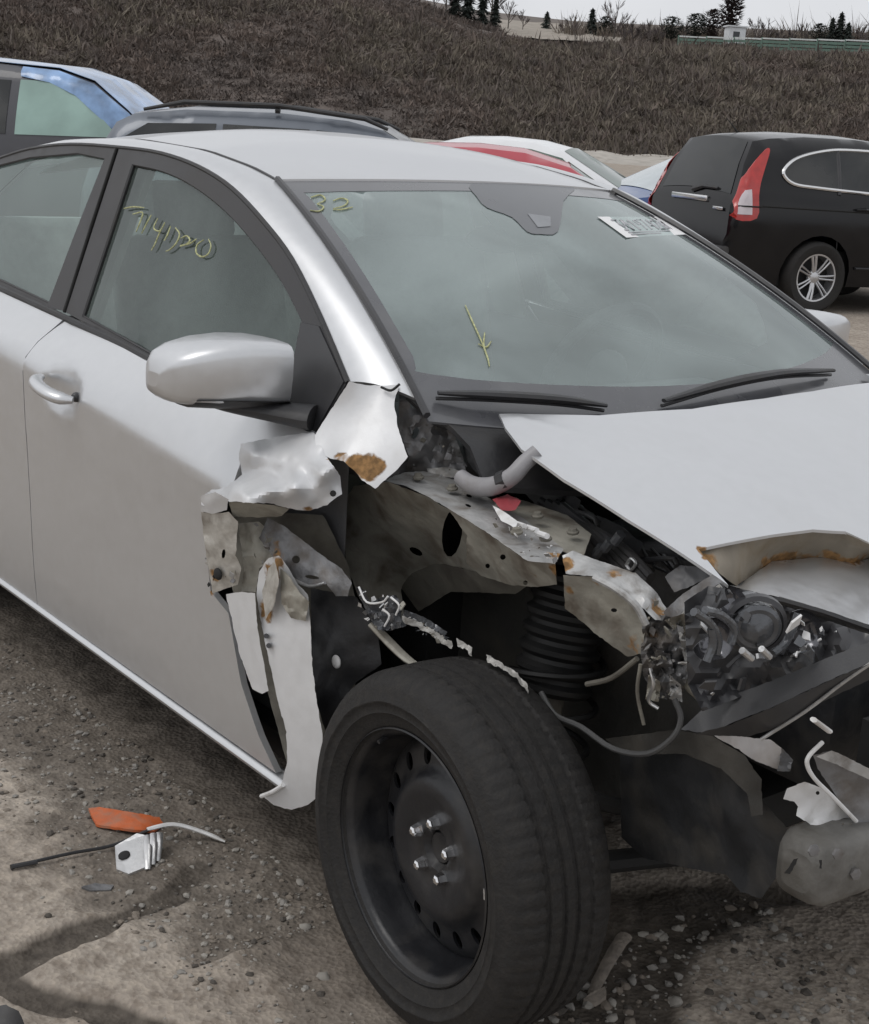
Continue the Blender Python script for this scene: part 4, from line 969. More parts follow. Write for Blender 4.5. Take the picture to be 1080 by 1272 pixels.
# --- hood with its buckled nose
def hood_z(x, y): return 1.012-.18*(x+.2)-.25*(x+.2)**2+.035*(1-(y/.62)**2)*sm((x+.6)/.5)-.02
def on_hood(px, py):
    z = .95
    for _ in range(60):
        p = onZ(px, py, z); z = .5*z+.5*hood_z(p.x, p.y)
    return p
hood_px = [(620, 515), (628, 532), (648, 558), (700, 595), (780, 645), (850, 689), (905, 727)]
hr = [on_hood(*p) for p in hood_px]
front_px = [(905, 727), (892, 712), (868, 682), (905, 674), (960, 664), (1010, 658), (1050, 662), (1080, 676), (1130, 690), (1200, 690)]
hf = [on_hood(*p) for p in front_px]
rearr = [Vector((x, y, 0)) for x, y in ((-.28, .60),)]+[on_hood(*p) for p in ((1140, 467), (1085, 475), (1010, 486), (950, 495), (860, 508), (745, 516))]
hol = [(p.x, p.y) for p in hr]+[(p.x, p.y) for p in hf[1:]]+[(.62, .35), (.5, .62), (.1, .66)]+[(p.x, p.y) for p in rearr]
cpl = [(q.x, q.y) for q in (on_hood(*p) for p in ((640, 521), (674, 530), (780, 560), (900, 597), (964, 620), (1080, 670), (1200, 720)))]
def hood_s(x, y):
    z = hood_z(x, y)
    dl = float(seg_d(cpl, np.array([x]), np.array([y]))[0]); z += .0055*math.exp(-dl/.022)              # pressed crease line
    return Vector((x, y, z))
ho = fill(hol, hood_s, .017, .005, (0, 0, -1)).build('hood', paint, car, ang=60)
wear(ho, [(on_hood(880, 688), .022, .8), (on_hood(868, 683), .012, .8)])
# nose folded down under the buckle
nose = [(868, 682, 'z', .868), (905, 674, 'z', .872), (960, 664, 'z', .875), (1010, 658, 'z', .876), (1050, 662, 'z', .874), (1080, 676, 'z', .866), (1130, 690, 'z', .86), (1130, 712, 'z', .80), (1085, 692, 'z', .815), (1060, 700, 'z', .81), (1020, 692, 'z', .815), (960, 697, 'z', .812), (915, 728, 'z', .80), (893, 712, 'z', .84)]
o = sheet(nose, res=7, amp=.006, scale=22, thick=.005, seed=2).build('hood_edge_fold', mat('tan_scraped_fold', (.27, .235, .185), .6, .05, .15, 16, .15, 50, dirt=(.2, .15, .09), da=.6, ds=16, rust=RUST), car, ang=50)
wear(o, [(on_hood(882, 690), .035, .9), (onZ(1052, 689, .82), .03, .8)]+[(onZ(900+8*q, 704-9*math.sin(min(1, q/11)*1.57)+3*max(0, q-17)/6, .8145), .020, .85) for q in range(23)])
lip = [(915, 728, 'z', .80), (960, 697, 'z', .812), (1020, 692, 'z', .815), (1060, 700, 'z', .81), (1085, 692, 'z', .815), (1130, 712, 'z', .80), (1130, 790, 'x', .45), (1080, 776, 'x', .43), (1020, 756, 'x', .41), (970, 742, 'x', .39), (935, 735, 'x', .375), (905, 727, 'x', .36)]
o = sheet(lip, res=9, amp=.006, scale=45, thick=.006, seed=5).build('hood_front_panel', paint, car, ang=50)
wear(o, [(onZ(960, 705, .8), .05, .45), (onZ(1060, 705, .8), .04, .55)])
MB().tube([onX(*p, x) for p, x in (((920, 736), .37), ((970, 746), .39), ((1020, 760), .41), ((1080, 781), .43), ((1140, 800), .46))], .006, 6).build('hood_lip_seal', black, car)

# --- front right wheel
ST = -.055
whl = bpy.data.objects.new('front_wheel', None); COL.objects.link(whl); whl.parent = car; whl.location = (0, -.800, .316); whl.rotation_euler = (0, 0, ST); whl.empty_display_size = .3
def make_wheel(w, out=-1, full=True):
    ax = (0, out, 0)
    prof = [(.205, .072), (.219, .088), (.224, .092), (.232, .094), (.244, .1020), (.246, .1040), (.248, .1030), (.262, .1068), (.2635, .1086), (.2665, .1088), (.268, .1073), (.286, .104), (.298, .096), (.3065, .086), (.3115, .074)]
    tread = [(.3150, .062), (.3155, .052), (.3155, .049), (.3112, .047), (.3112, .040), (.3160, .038), (.3165, .022), (.3165, .019), (.3112, .017), (.3112, .009), (.3168, .007)]
    half = prof+tread; full_p = half+[(r_, -h) for r_, h in half[::-1]]
    mb = MB(); n = 360 if full else 60; v = []; f = []; kk = len(full_p)
    for i in range(n):
        a = 2*math.pi*i/n
        for j, (r_, h) in enumerate(full_p):
            if full:
                jj = min(j, kk-1-j)
                ph = i % 5
                if 13 <= jj <= 17 and ph == 0: r_ -= .0030
                if 20 <= jj <= 22 and (i+2) % 5 == 0: r_ -= .0022
                if jj == 9 and (i//12) % 2 == 0: h += .0006*math.copysign(1, h)
            # the tyre carries the car: flattened a little where it stands
            vx, vz = r_*math.sin(a), -r_*math.cos(a)
            v.append((vx, out*h, max(vz, -.3145)))
    for i in range(n):
        for j in range(kk-1):
            i2 = (i+1) % n; f.append((i*kk+j, i2*kk+j, i2*kk+j+1, i*kk+j+1) if out < 0 else (i*kk+j+1, i2*kk+j+1, i2*kk+j, i*kk+j))
    mb.add(v, f); mb.build('tyre', rubber, w, ang=55)
    # steel rim: lip, barrel, dished face with a ring of holes
    mb = MB(); mb.lathe([(.2165, .0925), (.2190, .0905), (.2170, .083), (.2085, .080), (.2030, .070), (.2010, .040), (.1975, .015), (.1930, .004), (.1930, -.09)], (0, 0, 0), ax, 96); mb.build('rim', steel_w, w, ang=60)
    def face_h(r_): return float(np.interp(r_, [0, .030, .034, .062, .075, .105, .120, .130, .140, .175, .186, .196], [.020, .020, .034, .036, .040, .046, .043, .034, .024, .017, .010, .002]))
    ring = [(math.cos(t)*.1945, math.sin(t)*.1945) for t in np.linspace(0, 2*math.pi, 73)[:-1]]
    hol_ = [[(math.cos(c)*.159+q*.0125*math.cos(c)*1.35-u*.0115*math.sin(c), math.sin(c)*.159+q*.0125*math.sin(c)*1.35+u*.0115*math.cos(c)) for q, u in ((math.cos(b), math.sin(b)) for b in np.linspace(0, 2*math.pi, 13)[:-1])] for c in np.linspace(0, 2*math.pi, 17)[:-1]]
    hub = [(math.cos(t)*.029, math.sin(t)*.029) for t in np.linspace(0, 2*math.pi, 17)[:-1]]
    fill(ring, lambda x, z: Vector((x, out*face_h(math.hypot(x, z)), z)), .0085, .006, (0, -out, 0), hol_+[hub]).build('wheel_disc', steel_w, w, ang=50)
    MB().lathe([(0, .024), (.026, .024), (.0285, .018), (.0285, -.02)], (0, 0, 0), ax, 24).build('hub_cap', steel_w, w)
    for i in range(5):
        a = 2*math.pi*i/5+.32; c = Vector((.050*math.cos(a), out*.034, .050*math.sin(a)))
        MB().lathe([(0, .021), (.005, .0205), (.0085, .018), (.0105, .012), (.0112, .005), (.0125, .003), (.0125, 0)], c, ax, 6).build('lug_nut', chrome, w, ang=30)
    MB().lathe([(.02, -.03), (.135, -.03), (.135, -.055), (.02, -.055)], (0, 0, 0), ax, 40, closed=True).build('brake_disc', grey_m, w)
    MB().lathe([(.0, -.058), (.19, -.058)], (0, 0, 0), ax, 32).build('dust_shield', darkgap, w)
    if full:
        MB().tube([Vector((.212*math.cos(a), out*.086, .212*math.sin(a))) for a in (.13, .17, .21)], .005, 6).build('balance_weight', bright, w)
        MB().tube([Vector((.204*math.cos(2.2), out*.066, .204*math.sin(2.2))), Vector((.198*math.cos(2.2), out*.085, .198*math.sin(2.2)))], .004, 6).build('valve_stem', black, w)
make_wheel(whl)
for nm, loc, o_ in (('front_wheel', (0, .8, .316), 1), ('rear_wheel', (-2.7, -.77, .316), -1), ('rear_wheel', (-2.7, .77, .316), 1)):
    w = bpy.data.objects.new(nm, None); COL.objects.link(w); w.parent = car; w.location = loc; make_wheel(w, o_, False)

# --- cabin
MB().box((-2.0, 0, .24), (3.2, 1.5, .05)).build('floor_pan', darkgap, car)
MB().box((-.62, 0, .86), (.42, 1.30, .10), bev=.04).build('dashboard', dashm, car)
MB().box((-.56, 0, .62), (.12, .96, .5)).build('firewall', darkgap, car)
for y in (-.36, .36):
    st = MB().box((-1.35, y, .5), (.52, .5, .18), bev=.06).build('front_seat', seatm, car)
    MB().box((-1.66, y, .86), (.16, .48, .66), Matrix.Rotation(R(-14), 3, 'Y'), bev=.06).build('seat_back', seatm, st)
    MB().box((-1.78, y, 1.235), (.10, .26, .17), Matrix.Rotation(R(-10), 3, 'Y'), bev=.04).build('headrest', seatm, st)
    for s in (-.06, .06): MB().tube([(-1.755, y+s, 1.10), (-1.775, y+s, 1.2)], .007, 6).build('headrest_post', chrome_t, st)
st = MB().box((-2.25, 0, .5), (.5, 1.3, .2), bev=.06).build('rear_seat', seatm, car)
MB().box((-2.62, 0, .85), (.16, 1.3, .62), Matrix.Rotation(R(-22), 3, 'Y'), bev=.05).build('seat_back', seatm, st)
MB().box((-2.86, 0, 1.03), (.4, 1.2, .03)).build('parcel_shelf', dashm, car)
ring = [Vector((-.90, .36, .93))+Matrix.Rotation(R(-65), 3, 'Y') @ Vector((.18*math.cos(a), .18*math.sin(a), 0)) for a in np.linspace(0, 2*math.pi, 33)]
sw_ = MB().tube(ring, .016, 8, False).build('steering_wheel', dashm, car); MB().ell((-.88, .36, .92), (.03, .07, .06)).build('airbag_cover', dashm, sw_)
for s in (-1, 1):
    MB().grid([[(x, s*(.70 if z < 1 else .70-.42*(z-1)), z) for z in (.26, .5, .75, .95)] for x in (-.5, -1.1, -1.62, -2.2, -2.7)]).build('door_card', dashm, car)
    MB().grid([[(x, s*(.735-.40*(z-.985)-.02), z) for z in (.95, 1.1, 1.25, 1.38)] for x in (-1.60, -1.66, -1.74)], thick=.02, d=(0, -s, 0)).build('centre_pillar', headl, car)

# ------------------------------------------------------------------ torn-open front right corner
def px3(*pts): return [CAM+ray(a, b)*T(a, b, ax, v) for a, b, ax, v in pts]
def ptube(name, pts, r, m, parent=car, n=8, k=4, flat=1.):
    P = catmull(px3(*pts), k) if len(pts) > 2 else px3(*pts)
    rr = list(np.interp(np.linspace(0, 1, len(P)), np.linspace(0, 1, len(r)), r)) if isinstance(r, (list, tuple)) else r
    return MB().tube(P, rr, n, flat=flat).build(name, m, parent)
def psheet(name, ctrl, m, parent=car, edge=None, **k):
    if k.get('amp', 0) and m in (torn, primer, paint_in, grey_m, MATS.get('silver_dusty_rail')): k['amp'] *= 1.6
    k.setdefault('jag', .8)
    o = sheet(ctrl, **k).build(name, m, parent, ang=34)
    if parent is car and m in (torn, primer, paint_in, grey_m, MATS.get('silver_dusty_rail')) and len(ctrl) < 30:
        ol = resample(k.get('outline') or [(c[0], c[1]) for c in ctrl], 7)
        P0 = CAM+ray(ctrl[0][0], ctrl[0][1])*T(*ctrl[0])
        me = o.data; n0 = len(me.vertices)
    return o
def Y(v, *pts): return [(a, b, 'y', v) for a, b in pts]
def Yl(*t): return [(a, b, 'y', v) for a, b, v in t]
def Xl(*t): return [(a, b, 'x', v) for a, b, v in t]
def Zl(*t): return [(a, b, 'z', v) for a, b, v in t]
def ell_px(cx, cy, rx, ry, rot=0, n=14):
    c, s = math.cos(rot), math.sin(rot)
    return [(cx+rx*math.cos(a)*c-ry*math.sin(a)*s, cy+rx*math.cos(a)*s+ry*math.sin(a)*c) for a in (2*math.pi*i/n for i in range(n))]
# what is left of the fender at the pillar's foot
o = psheet('fender_fragment', Yl((434, 474, -.75), (452, 478, -.725), (474, 479, -.70), (496, 478, -.685), (490, 500, -.70), (494, 530, -.715), (507, 568, -.735), (492, 585, -.75), (466, 607, -.775), (450, 596, -.785), (440, 584, -.785), (427, 573, -.795), (408, 569, -.80), (393, 556, -.805), (391, 541, -.795), (412, 508, -.765)), torn, res=6, amp=0, scale=60, seed=1)
wear(o, [(onY(455, 580, -.78), .032, 1.), (onY(440, 576, -.785), .025, .9), (onY(470, 578, -.765), .022, .8), (onY(425, 570, -.79), .02, .6), (onY(496, 482, -.69), .012, .7)])
ptube('pillar_seam', Yl((474, 481, -.707), (486, 485, -.703), (497, 477, -.690)), .0025, darkgap)
def Sp(a, b, off=.001): return (a, b, 'y', onS(a, b).y-off)
flap = [Sp(299, 552), Sp(330, 545), Sp(362, 540), Sp(390, 537)]+Yl((401, 557, -.80), (408, 570, -.80), (423, 591, -.795), (425, 613, -.80), (407, 627, -.82), (384, 635, -.84), (358, 631, -.865), (340, 626, -.885), (286, 623, -.925), (251, 617, -.935))+[Sp(262, 609, .006), Sp(282, 604, .004), Sp(301, 590, .004), Sp(297, 570, .003)]
flap_in = Yl((318, 582, -.856), (313, 566, -.868), (345, 572, -.850), (380, 566, -.825), (300, 613, -.938), (338, 609, -.910), (366, 604, -.888), (345, 597, -.862), (384, 593, -.838), (398, 590, -.846), (412, 579, -.822), (404, 606, -.828), (372, 618, -.870))
o = psheet('fender_torn_flap', flap+flap_in, torn, outline=[(q[0], q[1]) for q in flap], res=4, amp=.0035, scale=22, seed=4, thick=.002, jag=1.)
wear(o, [(onY(418, 575, -.8), .022, .8), (onY(302, 588, -.885), .012, .6), (onY(384, 633, -.84), .016, .5), (onY(330, 547, -.86), .010, .7), (onY(412, 572, -.8), .016, .8)])
ptube('flap_bolt', Yl((414, 613, -.818), (414, 613, -.826)), .006, darkgap)
o = psheet('fender_folded_flange', Yl((284, 623, -.915), (340, 627, -.875), (360, 632, -.86), (350, 641, -.845), (322, 643, -.86), (290, 642, -.895)), primer, res=5, amp=.003, seed=2)
o = psheet('fender_corner_fold', Yl((250, 616, -.935), (268, 611, -.935), (284, 620, -.925), (282, 634, -.915), (264, 638, -.92), (250, 635, -.93)), torn, res=5, amp=.005, scale=14, seed=9)
o = psheet('fender_rear_flange', Yl((250, 636, -.92), (266, 638, -.915), (284, 636, -.91), (296, 648, -.90), (293, 690, -.895), (300, 706, -.885), (296, 726, -.88), (264, 737, -.885), (258, 700, -.90), (253, 665, -.91)), paint_in, res=5, amp=.007, scale=18, seed=6, holes=[ell_px(278, 688, 2.4, 6, .1, 8)])
wear(o, [(onY(270, 714, -.89), .022, .8), (onY(260, 725, -.89), .016, .7)])
MB().ell(onY(271, 713, -.90), (.014, .006, .012)).build('rusty_hole_blob', darkgap, o)  # dark blob stands in for the black inside of a rusty hole
# hinge pillar and bracket arm
psheet('hinge_pillar', Yl((292, 640, -.79), (345, 636, -.76), (402, 640, -.72), (432, 700, -.70), (445, 760, -.70), (440, 900, -.70), (360, 960, -.80), (330, 850, -.80), (292, 760, -.82), (285, 700, -.82)), dirty, res=9, amp=.012, scale=38, seed=3, thick=.006)
psheet('pillar_gusset', Yl((296, 650, -.865), (322, 648, -.84), (338, 662, -.82), (345, 690, -.83), (322, 706, -.85), (318, 735, -.86), (300, 735, -.865), (303, 706, -.87)), primer, res=5, amp=.010, scale=22, seed=8)
arm_ = psheet('fender_bracket', Yl((333, 643, -.83), (354, 654, -.83), (380, 674, -.825), (402, 691, -.82), (425, 707, -.815), (437, 724, -.81), (432, 741, -.815), (417, 740, -.82), (405, 724, -.83), (386, 729, -.84), (370, 721, -.845), (352, 707, -.85), (338, 690, -.85), (322, 668, -.845)), grey_m, res=5, amp=.007, scale=24, seed=11, thick=.004, holes=[ell_px(368, 695, 5, 5), ell_px(388, 717, 9, 2.4, .15)])
wear(arm_, [(onY(340, 672, -.85), .02, .6), (onY(345, 690, -.85), .02, .6)])
ptube('bracket_edge', Yl((345, 697, -.856), (362, 717, -.852), (384, 728, -.846), (404, 724, -.838)), .003, bright)
# lower rear corner of the fender, split from the door edge
lo_f = Yl((330, 800, -.880), (324, 770, -.875), (319, 736, -.872), (322, 710, -.872), (334, 693, -.872), (347, 690, -.870), (358, 705, -.868), (370, 726, -.865), (383, 738, -.862), (386, 780, -.866), (388, 826, -.868), (394, 874, -.868), (401, 912, -.866), (401, 955, -.862), (398, 987, -.855), (383, 1000, -.850), (362, 1006, -.848), (340, 1000, -.852), (326, 989, -.858), (349, 977, -.862), (357, 948, -.868), (356, 909, -.872), (347, 877, -.877))
o = psheet('fender_lower_corner', lo_f, torn, res=6, amp=.0012, scale=45, seed=13, thick=.004, holes=[])
wear(o, [(onY(338, 715, -.872), .035, .7), (onY(330, 760, -.875), .03, .75), (onY(370, 745, -.866), .03, .7), (onY(345, 700, -.872), .03, .6)])
psheet('fender_crease_fold', Yl((326, 735, -.884), (334, 706, -.884), (342, 697, -.89), (347, 720, -.895), (341, 752, -.892), (330, 770, -.887)), paint_in, res=4, amp=.008, scale=16, seed=15)
psheet('fender_crease_fold', Yl((348, 705, -.872), (357, 712, -.88), (372, 735, -.884), (384, 748, -.878), (380, 772, -.872), (362, 768, -.878), (350, 750, -.884)), primer, res=4, amp=.010, scale=15, seed=16)
ptube('fender_tip_edge', Yl((325, 989, -.866), (338, 984, -.866), (352, 975, -.866)), .0045, white_p)
psheet('door_edge_strip', Yl((281, 738, -.885), (300, 735, -.888), (317, 737, -.890), (320, 780, -.890), (334, 858, -.887), (326, 862, -.885), (314, 856, -.882), (298, 813, -.882)), torn, res=6, amp=.0010, scale=45, seed=17, thick=.003)
for a, b in ((331, 790), (334, 802)): ptube('flange_bolt', Yl((a, b, -.88), (a, b, -.89)), .005, blackg)
# black liner remains with a white push-pin
lin = psheet('wheel_liner_rear', Yl((386, 730, -.80), (412, 735, -.77), (444, 742, -.75), (470, 790, -.73), (474, 825, -.73), (440, 850, -.76), (404, 908, -.81), (394, 874, -.83), (387, 820, -.83)), black, res=7, amp=.008, scale=30, seed=18)
MB().ell(onY(418, 822, -.80), (.013, .006, .013)).build('push_pin', white_p, lin)
psheet('liner_shard', Yl((441, 728, -.80), (452, 733, -.80), (461, 749, -.80), (474, 742, -.80), (492, 739, -.79), (500, 752, -.78), (498, 768, -.78), (506, 777, -.78), (484, 784, -.79), (470, 782, -.80), (460, 770, -.80)), lensp, res=3.5, amp=.018, scale=9, seed=19, thick=.003)
for k_, pts in enumerate(([(446, 729), (456, 748), (475, 748), (482, 741)], [(476, 757), (484, 765), (478, 778)], [(486, 742), (496, 752), (492, 764)])): ptube('shard_edge', [(a, b, 'y', -.815) for a, b in pts], .0019, white_p)
ptube('liner_stay', Yl((462, 775, -.79), (486, 800, -.78), (505, 818, -.77), (524, 830, -.76)), [.010, .011, .010, .006], primer, flat=.6)
mat('liner_edge_plastic', (.40, .39, .37), .5, .1, .25, 60, .3, 90, dirt=(.1, .09, .075), da=.7, ds=40)
for nm, pts in (('torn_liner_edge', [(500, 768), (520, 776), (540, 786), (561, 799)]), ('torn_liner_edge', [(568, 796), (577, 800), (586, 808)]), ('torn_liner_edge', [(604, 815), (622, 824), (640, 838), (656, 853)])):
    c = [(a, b-3, 'y', -.74) for a, b in pts]+[(a+1, b+6+2*math.sin(a), 'y', -.75) for a, b in pts[::-1]]
    psheet(nm, c, MATS['liner_edge_plastic'], res=3, amp=.009, scale=8, seed=len(pts), thick=.003, jag=2.2)
psheet('torn_liner_edge', Yl((502, 757, -.73), (530, 768, -.73), (556, 785, -.73), (552, 790, -.735), (525, 775, -.735), (500, 766, -.735)), lensp, res=3.5, amp=.010, scale=8, seed=23, thick=.003)
# wheelhouse: beige inner panels, dark apron, strut with its ribbed boot
psheet('inner_apron', Yl((385, 590, -.45), (480, 585, -.42), (600, 610, -.40), (720, 660, -.40), (850, 740, -.40), (900, 850, -.42), (880, 1010, -.45), (700, 1000, -.40), (450, 1000, -.42), (380, 800, -.45)), mat('dark_apron', (.035, .034, .031), .8, 0, .25, 8, .3, 50, dirt=(.07, .062, .05), da=.6, ds=7), res=14, amp=.02, scale=70, thick=.01, seed=30)
wh = psheet('wheelhouse_panel', Yl((424, 628, -.62), (440, 604, -.64), (482, 598, -.69), (531, 617, -.69), (560, 634, -.68), (600, 660, -.68), (600, 714, -.60), (575, 706, -.57), (540, 700, -.54), (512, 712, -.52), (498, 732, -.50), (504, 776, -.50), (470, 770, -.55), (446, 742, -.58), (430, 700, -.60)), primer, res=7, amp=.006, scale=60, seed=31, holes=[ell_px(562, 662, 12.5, 30, .12), ell_px(517, 685, 9, 4, .5, 10)])
psheet('wheelhouse_lower', Yl((498, 730, -.50), (512, 710, -.52), (540, 698, -.54), (600, 712, -.60), (660, 724, -.60), (640, 738, -.56), (560, 735, -.52), (520, 760, -.49)), dirty, res=7, amp=.005, scale=30, seed=32)
rail_side = psheet('apron_rail_side', Yl((556, 631, -.70), (597, 656, -.71), (656, 697, -.715), (690, 700, -.715), (692, 726, -.69), (664, 729, -.67), (636, 727, -.66), (598, 715, -.64), (580, 700, -.65), (580, 665, -.69)), primer, res=6, amp=.002, seed=33, holes=[ell_px(625, 692, 3.6, 3.6, 0, 8), ell_px(606, 703, 3, 3, 0, 8), ell_px(653, 724, 3, 3, 0, 8)])
wear(rail_side, [(onY(688, 710, -.71), .02, .9), (onY(660, 715, -.7), .02, .5)])
zr = lambda p: .872-.068*(onZ(p[0], p[1], .86).x+.3)
top_px = [(478, 597), (500, 587), (527, 585), (577, 597), (606, 618), (655, 647), (700, 681), (690, 700), (656, 697), (597, 656), (558, 632), (531, 617), (505, 604)]
rt = psheet('apron_rail', [(a, b, 'z', zr((a, b))) for a, b in top_px], grey_m if 0 else mat('silver_dusty_rail', (.47, .47, .465), .42, .4, .2, 16, .25, 60, dirt=(.16, .14, .12), da=.9, ds=24, rust=RUST), res=5, amp=.0022, scale=22, thick=.004, seed=34, holes=[ell_px(519, 596, 4, 1.8, .3, 8), ell_px(583, 616, 4, 1.8, .4, 8), ell_px(582, 628, 4, 1.6, .4, 8)])
wear(rt, [(onZ(690, 692, .84), .02, .7)])
rail_m = MATS['silver_dusty_rail']
for a, b in ((655, 655), (668, 662), (640, 650)): ptube('rail_clip', Zl((a, b, .866), (a+12, b+4, .872)), .005, white_p)
fr_top = psheet('front_rail_top', Yl((699, 690, -.69), (712, 684, -.67), (745, 697, -.655), (790, 712, -.63), (815, 735, -.62), (832, 762, -.61), (834, 772, -.63), (814, 770, -.66), (790, 747, -.68), (765, 728, -.69), (740, 716, -.70), (703, 713, -.71)), rail_m, res=5, amp=.010, scale=20, seed=36)
wear(fr_top, [(onY(702, 700, -.7), .02, 1.), (onY(760, 715, -.67), .025, .55), (onY(815, 755, -.64), .03, .6)])
fr_s = psheet('front_rail_side', Yl((700, 714, -.705), (740, 717, -.70), (766, 730, -.69), (795, 752, -.68), (803, 778, -.67), (797, 812, -.66), (780, 816, -.65), (745, 791, -.66), (716, 766, -.67), (702, 756, -.68)), primer, res=6, amp=.005, scale=35, seed=37, holes=[ell_px(763, 758, 4, 2.6, .1, 8)])
wear(fr_s, [(onY(705, 735, -.7), .015, .7), (onY(735, 728, -.7), .015, .7), (onY(790, 800, -.66), .03, .5)])
ptube('rail_flange', Yl((738, 717, -.712), (764, 731, -.702), (790, 752, -.69), (803, 776, -.68)), .006, rail_m)
mat('strut_rubber', (.007, .007, .007), .6, 0, .2, 20)
strut = MB(); sc0 = Vector((-.10, -.50, .50)); ax_ = Vector((-.06, .22, 1)).normalized(); prof = []
for i in range(7): prof += [(.066, .034*i), (.076, .034*i+.009), (.077, .018+.034*i), (.067, .026+.034*i)]
strut.lathe(prof, sc0, ax_, 28); strut.build('strut_boot', MATS['strut_rubber'], car)
MB().tube([sc0-ax_*.32, sc0], .028, 12).build('strut_tube', dirty, car)
sp3 = [sc0+ax_*(-.10+.20*i/60)+Matrix.Rotation(2*math.pi*i/24, 3, ax_) @ Vector((.088, 0, 0)) for i in range(61)]
MB().tube(sp3, .0065, 6).build('coil_spring', MATS['strut_rubber'], car)
psheet('strut_tower', Zl((608, 622, .862), (640, 618, .862), (705, 640, .852), (735, 664, .845), (725, 690, .838), (700, 686, .838), (655, 650, .85)), primer, res=6, amp=.002, scale=30, seed=40)
# scuttle side, hoses and connectors
sc2 = psheet('scuttle_side', Yl((496, 478, -.655), (512, 486, -.645), (530, 503, -.63), (552, 520, -.60), (566, 545, -.58), (576, 572, -.57), (582, 597, -.58), (545, 590, -.61), (505, 586, -.64), (508, 566, -.66), (495, 530, -.66)), grey_m, res=5, amp=.012, scale=20, seed=41, holes=[ell_px(516, 538, 4, 8, .4, 9), ell_px(513, 503, 3, 5, -.6, 8)])
psheet('scuttle_bracket', Yl((541, 540, -.60), (560, 543, -.585), (568, 548, -.58), (580, 580, -.57), (566, 576, -.58), (548, 566, -.60)), cast, res=4, amp=.010, scale=8, seed=42)
psheet('scuttle_flange', Yl((530, 582, -.63), (556, 580, -.60), (583, 588, -.59), (583, 597, -.60), (556, 592, -.615), (532, 590, -.635)), rail_m, res=4, amp=.006, scale=12, seed=43)
ptube('wiper_arm_link', Yl((508, 492, -.66), (530, 512, -.64), (545, 525, -.62), (578, 533, -.58)), .009, black)
psheet('fuse_cover', Yl((556, 512, -.56), (612, 517, -.52), (640, 552, -.50), (654, 572, -.50), (640, 590, -.52), (600, 596, -.55), (580, 574, -.56), (572, 545, -.56)), bay, res=6, amp=.006, scale=26, seed=44)
ptube('intake_hose', Yl((572, 592, -.66), (588, 603, -.66), (612, 604, -.655), (636, 592, -.64), (652, 575, -.62), (668, 561, -.60)), [.014, .017, .017, .016, .015, .014], hose_l, n=12)
ptube('hose_clamp', Yl((621, 599, -.65), (630, 595, -.645)), .0178, black)
psheet('red_connector', Zl((612, 620, .885), (630, 614, .89), (648, 622, .89), (640, 634, .885), (624, 634, .882)), redp, res=4, amp=.008, scale=9, seed=45, thick=.02)
psheet('white_connector', Zl((612, 628, .880), (624, 634, .884), (644, 648, .880), (640, 656, .876), (622, 646, .876)), white_p, res=4, amp=.006, scale=9, seed=46, thick=.012)
psheet('relay_box', Yl((648, 594, -.50), (668, 598, -.48), (704, 598, -.46), (694, 634, -.47), (664, 626, -.49), (652, 612, -.50)), bay, res=6, amp=.003, seed=47, thick=.05)
for k_ in range(4):
    ptube('wiring_loom', Yl((672+k_*9, 622+k_*2, -.50), (705+k_*9, 645+k_*3, -.51), (735+k_*7, 668, -.53), (765+k_*6, 700-k_*4, -.54), (800+k_*3, 735-k_*6, -.56)), .008, black)
for a, b in ((744, 684), (755, 677), (768, 668)): ptube('loom_connector', Yl((a-4, b+6, -.56), (a+4, b-5, -.56)), .009, lensp)
ptube('loom_clip', Yl((778, 702, -.56), (784, 694, -.56), (790, 700, -.56), (784, 708, -.56), (778, 702, -.56)), .003, bright)
# engine and radiator behind the missing headlamp
MB().box((.10, .08, .60), (.55, .75, .36), bev=.04).build('engine_block', bay, car)
MB().box((-.02, -.30, .70), (.30, .22, .20), Matrix.Rotation(.2, 3, 'Z'), bev=.03).build('airbox', bay, car)
MB().box((-.10, .1, .30), (.62, .9, .10), bev=.03).build('undertray', darkgap, car)
mat('grille_frame', (.03, .03, .031), .5, 0, .1, 12)
rad = MB().box((.52, .10, .54), (.05, 1.0, .22)).build('radiator', darkgap, car)
for i in range(11): MB().box((.552, .10, .445+.019*i), (.014, .98, .006)).build('radiator_fin', bay, rad)
psheet('bumper_stay', Yl((818, 766, -.63), (848, 738, -.62), (886, 713, -.60), (898, 722, -.60), (862, 748, -.62), (832, 775, -.64)), grey_m, res=5, amp=.003, seed=48, thick=.012)
ptube('stay_edge', Yl((836, 778, -.65), (862, 752, -.635), (896, 728, -.61)), .004, rail_m)
crm = Yl((800, 758, -.66), (820, 764, -.65), (838, 768, -.65), (852, 790, -.64), (858, 830, -.63), (846, 868, -.63), (815, 868, -.64), (800, 840, -.65), (796, 810, -.66))
o = psheet('crushed_rail_end', crm, grey_m, res=3.5, amp=.026, scale=15, jag=1.5, seed=49, thick=.004); wear(o, [(onY(812, 790, -.65), .02, .5)])
for i, pts in enumerate(([(826, 770), (850, 762), (862, 780), (846, 792)], [(842, 780), (858, 800), (866, 828), (854, 838)], [(812, 806), (832, 812), (838, 836), (820, 840)], [(806, 838), (822, 848), (818, 872), (802, 868)], [(832, 838), (846, 850), (848, 872), (832, 868)])):
    psheet('crushed_bracket', [(a, b, 'y', -.67+.012*j) for j, (a, b) in enumerate(pts)], (primer, rail_m, grey_m)[i % 3], res=3.5, amp=.014, scale=10, seed=50+i, thick=.004)
ptube('lamp_wire', Yl((808, 830, -.69), (812, 850, -.69), (806, 870, -.68), (818, 880, -.67)), .003, bright)
ptube('washer_neck', Yl((846, 832, -.62), (862, 845, -.61), (880, 858, -.60), (898, 880, -.58)), [.014, .020, .024, .026], hose_l if 0 else primer, n=12)
